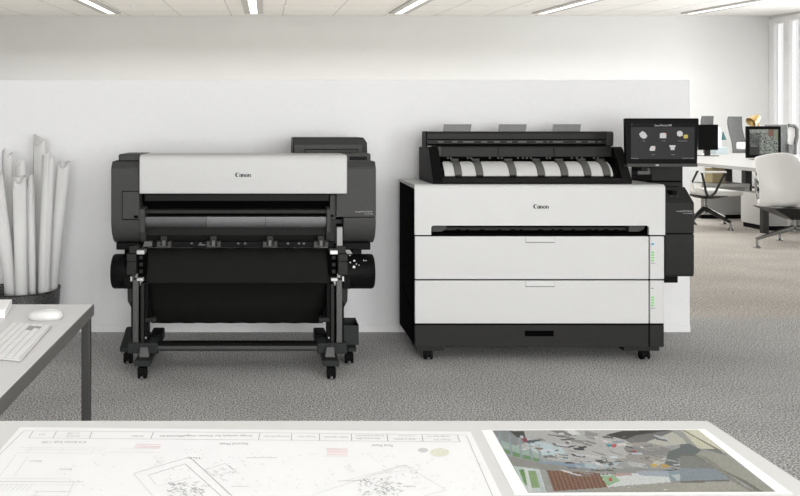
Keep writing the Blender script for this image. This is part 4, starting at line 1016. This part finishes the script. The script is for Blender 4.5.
# ================================================================== office behind, right
ZB = .80
bench = thing('bench_desk', 'long white bench desk with dark legs behind the right printer', 'desk', (7.6, 12, 0))
BX0, BX1, BY0, BY1 = 6.02, 9.85, 9.15, 15.4
MB().hexa([(5.97, BY0, ZB - .045), (BX1, BY0, ZB - .045), (BX1, BY1, ZB - .045), (6.6, BY1, ZB - .045)],
          [(5.97, BY0, ZB), (BX1, BY0, ZB), (BX1, BY1, ZB), (6.6, BY1, ZB)]).build('desk_top', M['benchtop'], bench, .004)
for lx, ly in ((6.07, 9.22), (6.22, 11.45), (6.42, 13.2), (6.64, 15.2), (9.7, 9.22), (9.7, 15.2)):
    MB().box(lx, lx + .07, ly, ly + .07, 0, ZB - .045).build('leg', M['deskleg'], bench, .004)
MB().box(6.08, 9.75, 9.34, 9.38, ZB - .1, ZB - .045).build('rail', M['deskleg'], bench)
for lx in (7.0, 7.3): MB().box(lx, lx + .1, 11.5, 11.6, .0, ZB - .045).build('leg', M['deskleg'], bench, .003)

def pedestal(px0, px1, d, ztop, depth, label):
    a, b = PX(px0, d), PX(px1, d)
    t = thing('storage_cabinet', label, 'cabinet', ((a + b)/2, d + depth/2, 0), group=None)
    MB().box(a, b, d + .02, d + depth, .06, ztop).build('body', M['cabfr'], t, .004)
    MB().box(a + .03, b - .08, d, d + .022, .08, ztop - .05).build('door', M['cab'], t, .003)
    MB().box(a + .02, b - .02, d + .05, d + depth - .02, 0, .062).build('plinth', M['black'], t)
    MB().box(a, b - .0, d + .01, d + .03, ztop - .04, ztop + .004).build('top_rail', M['cabfr'], t, .002)
    return t
pedestal(702, 750.5, 10.75, .497, .5, 'grey cabinet with pale frame under the bench desk, beside the black legs')
pedestal(766, 794, 9.45, .46, .5, 'pale cabinet standing behind the base of the large white chair')
zb_ = .503
tag(MB().box(PX(712.5, 10.95), PX(724.5, 10.95), 10.95, 11.15, zb_, PZ(168.5, 10.95)).build('storage_box', M['tan'], bevel=.003), 'tan card box on the grey cabinet under the bench desk', 'box')

def monitor(name, px0, px1, py0, py1, d, rz, label, tilt=0.0, pic=False, skew=0.0):
    cx_ = PX((px0 + px1)/2, d); w = (PX(px1, d) - PX(px0, d))/max(.2, math.cos(rz)); z1, z0 = PZ(py0, d), PZ(py1, d)
    t = thing(name, label, 'monitor', (cx_, d, ZB), rz)
    def B(x0, x1, y0, y1, z0_, z1_):
        m = MB(); m.box(x0, x1, y0, y1, z0_, z1_)
        m.bm.transform(world_of(t)); return m
    h0, h1 = z0 - ZB, z1 - ZB
    B(-w/2, w/2, 0, .03, h0, h1).build('casing', M['screenblack'], t, .004)
    if pic:
        pm = MB(); nx, ny = 26, 22
        mats = [mat('map_tone', c, .4, emit=c, estr=.35) for c in ((92, 94, 90), (58, 60, 58), (120, 128, 122), (36, 36, 35), (150, 150, 146), (100, 72, 62), (104, 112, 90))]
        for i in range(nx):
            for j in range(ny):
                u, v = (i + .5)/nx, (j + .5)/ny
                k = R.choice((0, 1, 2, 0, 2)) if abs(u - .62) < .42 and v < .8 else 0
                if u < .35 and v < .3: k = 3
                if u < .4 and v > .3: k = R.choice((1, 1, 0))
                if v > .86: k = R.choice((0, 2))
                if .64 < u < .86 and v > .72: k = 5
                if u > .9 and v > .6: k = 6
                x0 = -w/2 + .05 + (w - .1)*i/nx; x1 = -w/2 + .05 + (w - .1)*(i + 1)/nx
                za = h0 + .05 + (h1 - h0 - .1)*j/ny; zb2 = h0 + .05 + (h1 - h0 - .1)*(j + 1)/ny
                pm.poly([(x0, -.002, za), (x1, -.002, za), (x1, -.002, zb2), (x0, -.002, zb2)], k)
        pm.bm.transform(world_of(t)); pm.build('screen', mats, t)
    else:
        B(-w/2 + .012, w/2 - .012, -.002, .001, h0 + .015, h1 - .012).build('screen', M['screenblack'], t)
    B(-.05, .05, .03, .05, .01, h0 + .12).build('stand_neck', M['darkmetal'], t, .003)
    B(-.15, .15, -.08, .14, .001, .012).build('stand_base', M['darkmetal'], t, .003)
    return t
monitor('computer_monitor', 699, 717.6, 124.5, 150, 13.6, -.12, 'blank black monitor on the bench desk right beside the printer screen')
monitor('computer_monitor', 745.6, 782, 126.2, 158, 11.9, .08, 'black monitor showing a dark aerial picture, behind the white chair', pic=True)

# white folded card with teal sail shape
cd = 14.6
t = thing('paper_model', 'white folded card with a teal triangle standing beside the blank monitor', 'card', (PX(722, cd), cd, ZB))
MB().hexa([(PX(715.5, cd), cd, ZB + .002), (PX(728, cd), cd, ZB + .002), (PX(728, cd), cd + .2, ZB + .002), (PX(715.5, cd), cd + .2, ZB + .002)],
          [(PX(716, cd), cd, PZ(147.5, cd)), (PX(728, cd), cd, PZ(147.5, cd)), (PX(728, cd), cd + .2, PZ(147.5, cd)), (PX(716, cd), cd + .2, PZ(147.5, cd))]).build('base', mat('pale_blue_card', (176, 188, 192), .7), t, .004)
MB().prism_y([(PX(716.5, cd), PZ(147.5, cd)), (PX(722.4, cd), PZ(147.5, cd)), (PX(721.4, cd), PZ(128, cd)), (PX(719.5, cd), PZ(127, cd))], cd + .02, cd + .06).build('white_fin', M['photopaper'], t, .004)
MB().prism_y([(PX(722.5, cd), PZ(140, cd)), (PX(726.6, cd), PZ(140, cd)), (PX(723.4, cd), PZ(131.5, cd))], cd + .0, cd + .03).build('teal_sail', M['teal'], t, .002)
# brass lamp
ld = 13.0
t = thing('desk_lamp', 'brass desk lamp with tilted head behind the picture monitor', 'lamp', (PX(757, ld), ld, ZB))
MB().lathe((PX(757, ld), ld, ZB + .001), (0, 0, 1), [(.1, 0), (.1, .015), (.02, .03)], 24).build('base', M['brass'], t)
MB().tube([(PX(757, ld), ld, ZB + .02), (PX(759.2, ld), ld, PZ(128, ld)), (PX(756.5, ld), ld, PZ(117, ld))], .012, 8).build('arm', M['brass'], t)
hp = Vector((PX(757.6, ld), ld, PZ(117, ld))); ha = Vector((-.82, -.2, -.55)).normalized()
MB().lathe(hp, ha, [(.03, -.02), (.055, 0), (.065, .03), (.085, .14), (.09, .17), (.08, .172), (.03, .10), (0, .10)], 24).build('shade', M['brass'], t)

# dark tall office chairs at the far side
def tall_chair(px0, px1, py0, d, rz, label, m, lean=0.0, frame=False):
    cx_ = PX((px0 + px1)/2, d); w = (PX(px1, d) - PX(px0, d)); z1 = PZ(py0, d)
    t = thing('office_chair', label, 'chair', (cx_, d, 0), 0, None)
    bk = MB(); rings = []
    for k in range(13):
        s = k/12; zz = .62 + (z1 - .62)*s
        off = lean*(s - .35) + .05*math.sin(s*math.pi*1.6)
        ww = w/2*(.86 + .14*math.sin(min(1, s*1.15)*math.pi*.5)) * (1 if s < .95 else .94)
        yy = .05*math.sin(s*math.pi) 
        rings.append([(cx_ + off - ww, d + yy - .03, zz), (cx_ + off, d + yy, zz), (cx_ + off + ww, d + yy - .03, zz), (cx_ + off + ww, d + yy + .0, zz + .0), (cx_ + off, d + yy + .03, zz), (cx_ + off - ww, d + yy, zz)])
    b_o = bk.loft(rings).build('backrest', m, t, 0, smooth=60)
    MB().box(cx_ - w/2, cx_ + w/2 + .1, d - .5, d, .55, .63).build('seat', m, t, .02)
    MB().tube([(cx_, d - .22, .08), (cx_, d - .22, .56)], .03, 10).build('column', M['darkmetal'], t)
    for k in range(5):
        a_ = 2*math.pi*k/5
        bs = MB().tube([(cx_, d - .22, .12), (cx_ + .3*math.cos(a_), d - .22 + .3*math.sin(a_), .07)], [.025, .015], 8).build('base_leg', M['darkmetal'], t)
        MB().lathe((cx_ + .3*math.cos(a_), d - .24 + .3*math.sin(a_), .0305), (0, 1, 0), [(.01, 0), (.03, .004), (.03, .036), (.01, .04)], 12).build('caster', M['rubber'], bs)
    return t
tall_chair(702, 714, 116, 17.0, 0, 'grey tall chair back peeking up behind the blank monitor', M['chairgrey'], .05)
tc1 = tall_chair(730.5, 744.5, 116.5, 16.0, 0, 'dark grey chair with curved back, between card and picture monitor', M['chairgrey'], -.02)
d3 = 15.9
MB().box(PX(731.5, d3), PX(746, d3), d3 - .3, d3 - .15, PZ(149, d3), PZ(142, d3)).build('cushion', M['photopaper'], tc1, .02, label='white cushion')
c3_ = tall_chair(767, 789, 124.6, 15.2, 0, 'dark grey chair with pale mesh panel at far right by the windows', M['chairgrey'], 0)
d4 = 15.2
sfr = MB().tube([(PX(788.5, d4), d4, PZ(125.5, d4)), (PX(794, d4), d4, PZ(125.5, d4)), (PX(796.8, d4), d4, PZ(128.5, d4)), (PX(797, d4), d4, PZ(136, d4)), (PX(795, d4), d4, PZ(146, d4)), (PX(795, d4), d4, PZ(154, d4))], .035, 8)
sfr.build('back_frame', M['chairgrey'], c3_)
MB().box(PX(788, d4), PX(795, d4), d4 + .01, d4 + .03, PZ(144, d4), PZ(127.5, d4)).build('mesh_panel', M['chairlight'], c3_, .005)
MB().box(PX(788, d4), PX(796, d4), d4 - .02, d4 + .03, PZ(155, d4), PZ(144.5, d4)).build('lumbar_panel', M['chairgrey'], c3_, .005)

# white conference chairs
def star_foot(t, hub, ends, zhub, m, name='base_leg', glide=True):
    for (ex, ey) in ends:
        l_ = MB().tube([(hub[0], hub[1], zhub), (ex, ey, .10)], [.032, .018], 8).build(name, m, t)
        g = MB()
        g.tube([(ex, ey, .105), (ex, ey, .03)], .012, 8); g.lathe((ex, ey, 0), (0, 0, 1), [(.035, 0), (.035, .008), (.012, .035)], 14)
        g.build('glide', M['chrome'], l_)
def arms(t, hub, zs, halfw, y0, y1, zarm):
    pass
# large one at the right edge: seen from behind
wd = 8.25
cx_ = PX(786.5, wd); hub = (5.86, 8.38)
t = thing('conference_chair', 'large white chair with chrome foot cut by the right frame edge', 'chair', (hub[0], hub[1], 0))
rings = []
prof_ = [(152.5, 44, .10), (153.6, 47, .09), (158, 49, .08), (166, 49.5, .05), (178, 48, .02), (190, 46.5, .0), (200, 45, .01), (206.5, 43, .05), (209, 40, .12)]
sh_ = MB()
for (py, wpx, yo) in prof_:
    zz = PZ(py, wd); hw = wpx/2/F*wd*1.0; r_ = []
    N_ = 14
    for k in range(N_ + 1):
        s = k/N_*2 - 1
        r_.append((cx_ + hw*s + .035, wd + yo*1.0 + .10*s*s + .02, zz - .05*(s*s)*(1 if py < 160 else 0)))
    rings.append(r_)
sh_.loft(rings, cap=False, closed=False)
bo = sh_.build('backrest', M['shell'], t, 0, smooth=70)
so = bo.modifiers.new('thick', 'SOLIDIFY'); so.thickness = .03; so.offset = -1
sb = bo.modifiers.new('soft', 'SUBSURF'); sb.levels = 1; sb.render_levels = 1
st = MB(); rr = []
for yy, zz in ((8.42, .405), (8.6, .40), (8.8, .41), (8.92, .40)):
    rr.append([(cx_ + .1, yy, zz), (cx_ + .5, yy, zz), (cx_ + .48, yy, zz + .06), (cx_ + .12, yy, zz + .06)])
st.loft(rr).build('seat', M['shell'], t, .02, segs=3)
MB().hexa([(hub[0] - .05, hub[1] - .05, .27), (hub[0] + .06, hub[1] - .05, .27), (hub[0] + .06, hub[1] + .1, .27), (hub[0] - .05, hub[1] + .1, .27)],
          [(cx_ - .11, hub[1] - .1, .40), (cx_ + .25, hub[1] - .1, .40), (cx_ + .25, hub[1] + .3, .40), (cx_ - .11, hub[1] + .3, .40)]).build('seat_support', M['darkmetal'], t, .01)
MB().tube([(hub[0], hub[1], .13), (hub[0], hub[1], .3)], .035, 12).build('column', M['chrome'], t)
star_foot(t, hub, ((PX(757, 8.09), 8.09), (PX(789.3, 8.46), 8.62), (6.36, 8.6), (6.1, 7.95)), .185, M['chrome'])
for sg in (-1,):
    MB().tube([(cx_ - .2, 8.40, .66), (cx_ - .255, 8.38, .72), (cx_ - .27, 8.35, .60), (cx_ - .25, 8.34, .50)], .012, 8).build('arm_fixing', M['chrome'], t)

# smaller one beyond the right printer, facing the desk
hub = (PX(704, 9.75), 9.75)
t = thing('conference_chair', 'white low chair with loop armrests just right of the printer unit', 'chair', (hub[0], hub[1], 0))
zs = PZ(191, 9.75)
st = MB(); rr = []
for s_, (xx, zz, th) in enumerate(((PX(686, 9.75), zs + .05, .05), (PX(694, 9.75), zs + .005, .06), (PX(710, 9.75), zs - .005, .06), (PX(724, 9.75), zs, .05), (PX(731, 9.75), zs - .005, .03))):
    rr.append([(xx, 9.5, zz - th/2 - .02), (xx, 10.0, zz - th/2 - .02), (xx, 10.02, zz + th/2), (xx, 9.48, zz + th/2)])
st.loft(rr).build('seat', M['shell'], t, .02, segs=3)
bk = MB(); rr = []
for (xx, zz) in ((PX(686, 9.75), zs + .0), (PX(680.5, 9.75), zs + .15), (PX(677, 9.75), zs + .35), (PX(675, 9.75), zs + .52)):
    rr.append([(xx, 9.5, zz), (xx - .03, 9.5, zz), (xx - .03, 10.0, zz), (xx, 10.0, zz)])
bk.loft(rr).build('backrest', M['shell'], t, .01)
for yy, d_ in ((9.45, 0), (10.04, 1)):
    za = PZ(172.2, 9.45)
    xl, xr = PX(701, 9.45), PX(726, 9.45)
    ar = MB().box(xl, xr, yy - .02, yy + .02, za - .012, za + .012).build('armrest', M['shell'], t, .006)
    MB().tube([(xl + .01, yy, za), (PX(706, 9.45), yy, PZ(192, 9.45)), (PX(708, 9.45), yy, PZ(197, 9.45))], .014, 8).build('arm_support', M['darkmetal'], t)
    MB().tube([(xr - .01, yy, za), (PX(715, 9.45), yy, PZ(193, 9.45)), (PX(710, 9.45), yy, PZ(197, 9.45))], .014, 8).build('arm_support', M['darkmetal'], t)
MB().hexa([(hub[0] - .06, 9.65, .385), (hub[0] + .06, 9.65, .385), (hub[0] + .06, 9.85, .385), (hub[0] - .06, 9.85, .385)],
          [(hub[0] - .14, 9.48, zs - .045), (hub[0] + .16, 9.48, zs - .045), (hub[0] + .16, 10.02, zs - .045), (hub[0] - .14, 10.02, zs - .045)]).build('seat_support', M['black'], t, .01)
MB().tube([(hub[0], hub[1], .2), (hub[0], hub[1], .39)], .035, 12).build('column', M['chrome'], t)
star_foot(t, hub, ((PX(731.5, 9.5), 9.52), (PX(721.5, 10.2), 10.15), (PX(684, 9.5), 9.4), (PX(690, 10.2), 10.1)), .26, M['darkmetal'])

# ================================================================== light
w = bpy.data.worlds.new('World'); bpy.context.scene.world = w; w.use_nodes = True
w.node_tree.nodes['Background'].inputs['Color'].default_value = (1.0, 1.0, 1.0, 1)
w.node_tree.nodes['Background'].inputs['Strength'].default_value = 1.0
def area(name, loc, rot, sx, sy, power, color=(1, 1, 1)):
    l = bpy.data.lights.new(name, 'AREA'); l.shape = 'RECTANGLE'; l.size = sx; l.size_y = sy; l.energy = power; l.color = color
    o = bpy.data.objects.new(name, l); C.objects.link(o); o.location = loc; o.rotation_euler = rot
    return o
def aim(o, t):
    o.rotation_euler = (Vector(t) - o.location).to_track_quat('-Z', 'Y').to_euler()
def aim(o, t):
    o.rotation_euler = (Vector(t) - o.location).to_track_quat('-Z', 'Y').to_euler()
area('ceiling_panel_light', (.6, .9, 2.72), (0, 0, 0), 5.0, 1.6, 33)
k = area('window_or_fill_light', (.45, -5.2, 1.35), (0, 0, 0), 3.2, 2.4, 305); aim(k, (.45, 4.6, .9))  # added frontal fill lamp behind the camera; no window there
k = area('window_or_fill_light', (3.7, -4.6, 1.45), (0, 0, 0), 2.2, 2.4, 190); aim(k, (.3, 4.6, .9))  # added soft key lamp from the right; stands for no modelled window
area('office_ceiling_light', (1.6, 12.6, 3.25), (0, 0, 0), 17.0, 8.0, 800)
k = area('window_or_fill_light', (RX + .6, 13.5, 2.1), (0, 0, 0), 9.0, 3.4, 1500, (1, 1, 1)); k.rotation_euler = (0, math.radians(90), 0)

# ================================================================== camera and view
cam = bpy.data.cameras.new('camera'); co = bpy.data.objects.new('camera', cam); C.objects.link(co)
co.location = (0, 0, H); co.rotation_euler = (math.pi/2, 0, 0)
cam.sensor_width = 36; cam.lens = F/800*36
cam.shift_x = (400 - VX)/800; cam.shift_y = -(248 - VY)/800
cam.clip_start = .05; cam.clip_end = 100
sc = bpy.context.scene; sc.camera = co
sc.view_settings.view_transform = 'Standard'; sc.view_settings.look = 'None'
sc.view_settings.gamma = 1; sc.view_settings.use_curve_mapping = False
sc.view_settings.exposure = -0.12
